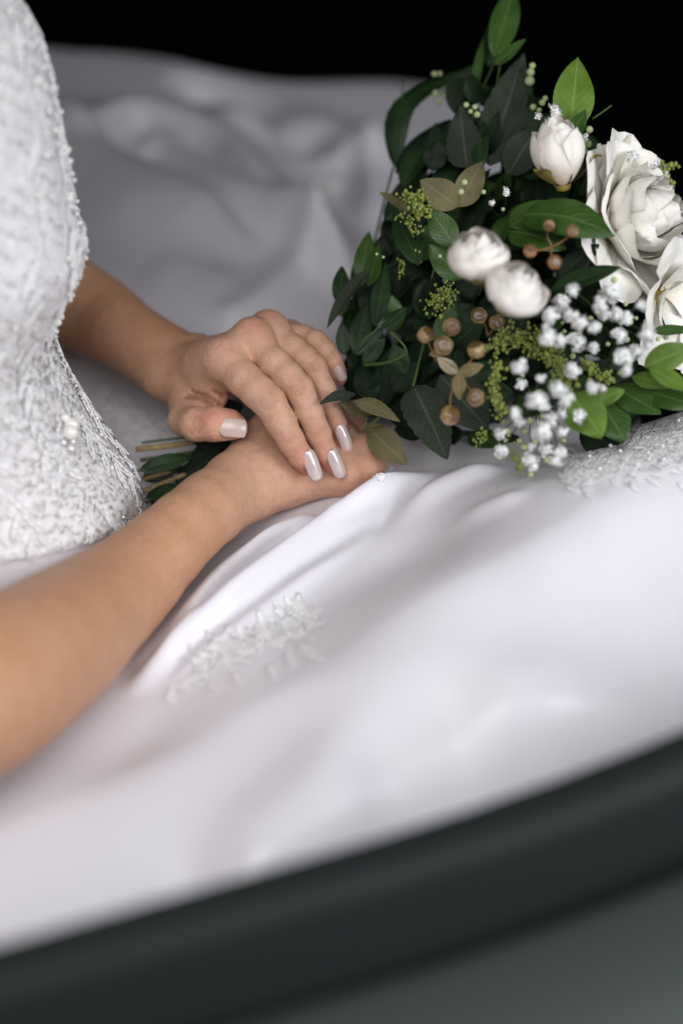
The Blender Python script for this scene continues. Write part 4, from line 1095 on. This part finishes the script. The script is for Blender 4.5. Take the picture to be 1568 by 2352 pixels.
bl = [(1245, 235, 8, 1.41), (1252, 225, 7, 1.41), (1224, 245, 8, 1.41), (1238, 252, 6, 1.41), (1218, 165, 10, 1.42), (1216, 185, 12, 1.42), (1222, 150, 8, 1.42), (1353, 297, 9, 1.39), (1350, 330, 10, 1.39), (1340, 345, 10, 1.39), (1430, 342, 8, 1.41), (1468, 352, 8, 1.41), (1480, 366, 8, 1.41),
      (997, 169, 7, 1.47), (1010, 168, 6, 1.47), (1000, 213, 8, 1.46), (1022, 218, 7, 1.46), (1006, 234, 7, 1.46), (1070, 240, 7, 1.42), (1090, 245, 7, 1.42), (1095, 262, 8, 1.41), (1080, 255, 6, 1.41), (1066, 418, 8, 1.36), (1058, 440, 8, 1.36), (1110, 440, 6, 1.37), (1155, 480, 5, 1.36), (880, 590, 4, 1.39), (865, 583, 4, 1.39), (1010, 588, 5, 1.36)]
filler(g2, L2, (1.355, 1.385), [(1310, 380, 1.42), (1440, 420, 1.43), (1150, 500, 1.40)], bl)
g3 = sprig('filler_sprig', 'sharp tiny blossoms at the right edge beside the large rose', P(1550, 600, 1.42))
filler(g3, [(1558, 585, 11), (1548, 575, 8), (1556, 640, 12), (1545, 632, 8), (1562, 545, 7)], (1.39, 1.41), [(1530, 620, 1.43)], [(1540, 640, 6, 1.40), (1533, 632, 6, 1.40), (1552, 625, 6, 1.40), (1560, 660, 6, 1.40), (1551, 505, 5, 1.41)])

# yellow-green fuzzy filler
SV, SF = ico(1, 1)
def fuzz(pts, n, spread, r, D, label, seed):
    rr = random.Random(seed); q = spline([np.array(p, float) for p in pts], 30); parts = []
    for k in range(n):
        c = q[rr.randrange(30)]+np.array([rr.gauss(0, spread), rr.gauss(0, spread)]); R = px(rr.uniform(.6, 1.25)*r, D); d = P(c[0], c[1], D+rr.uniform(-.008, .008))
        sq = 1+rr.uniform(0, .5)
        parts.append(([p*R*np.array([1, 1, sq])+d for p in SV], SF))
    for k in range(max(3, n//14)):
        a = q[rr.randrange(30)]; b = q[rr.randrange(30)]+np.array([rr.gauss(0, spread), rr.gauss(0, spread)])
        parts.append(tube_vf(spline([P(a[0], a[1], D+.006), P(*((a+b)/2+rr.uniform(-4, 4)), D+.003), P(b[0], b[1], D)], 5), px(1.0), 4))
    o = child_world(link('solidago_sprig', mesh('solidago_sprig', *join_vf(parts)), M_sol), bq); o['kind'] = 'stuff'; o['label'] = label
fuzz([(935, 450), (960, 465), (975, 490)], 120, 11, 4.2, 1.352, 'yellow-green fuzzy sprig at the upper left of the bouquet', 1)
fuzz([(915, 495), (950, 515), (965, 535)], 40, 9, 3.2, 1.36, 'thin yellow-green sprig below the upper left one', 2)
fuzz([(985, 700), (1010, 680), (1030, 670), (1010, 710)], 130, 12, 3.6, 1.36, 'green fuzzy sprig above the gold berries', 3)
fuzz([(1125, 800), (1180, 770), (1230, 790), (1270, 815)], 260, 15, 4.4, 1.335, 'large yellow-green sprig in the middle of the white blossoms', 4)
fuzz([(1150, 840), (1135, 880), (1140, 920), (1155, 960)], 130, 8, 4.4, 1.325, 'hanging yellow-green tail beside the gold berries', 5)
fuzz([(1270, 810), (1290, 860), (1310, 890)], 120, 11, 4.4, 1.32, 'yellow-green tuft among the blossoms', 6)
fuzz([(1345, 835), (1370, 860), (1410, 872)], 90, 8, 4.4, 1.325, 'yellow-green tip above the round leaf', 7)
fuzz([(1100, 990), (1112, 1000), (1095, 1020)], 40, 6, 3.4, 1.35, 'small green tuft at the bottom of the bouquet', 8)
fuzz([(1172, 1040), (1190, 1060), (1185, 1075)], 50, 9, 3.6, 1.335, 'green bits under the lowest white blossoms', 9)
fuzz([(1500, 405), (1520, 385), (1555, 378)], 34, 5, 4.6, 1.40, 'crisp yellow-green sprig beside the large rose', 10)
fuzz([(1515, 390), (1530, 410), (1545, 420)], 22, 4, 4.4, 1.40, 'lower twig of the crisp yellow-green sprig', 11)
fuzz([(955, 560), (962, 580), (958, 600)], 16, 4, 3.6, 1.385, 'tiny green buds on a twig left of the rosebud', 12)
fuzz([(915, 590), (925, 610), (915, 640)], 26, 3, 3.0, 1.39, 'tiny green buds among the dark leaves', 13)
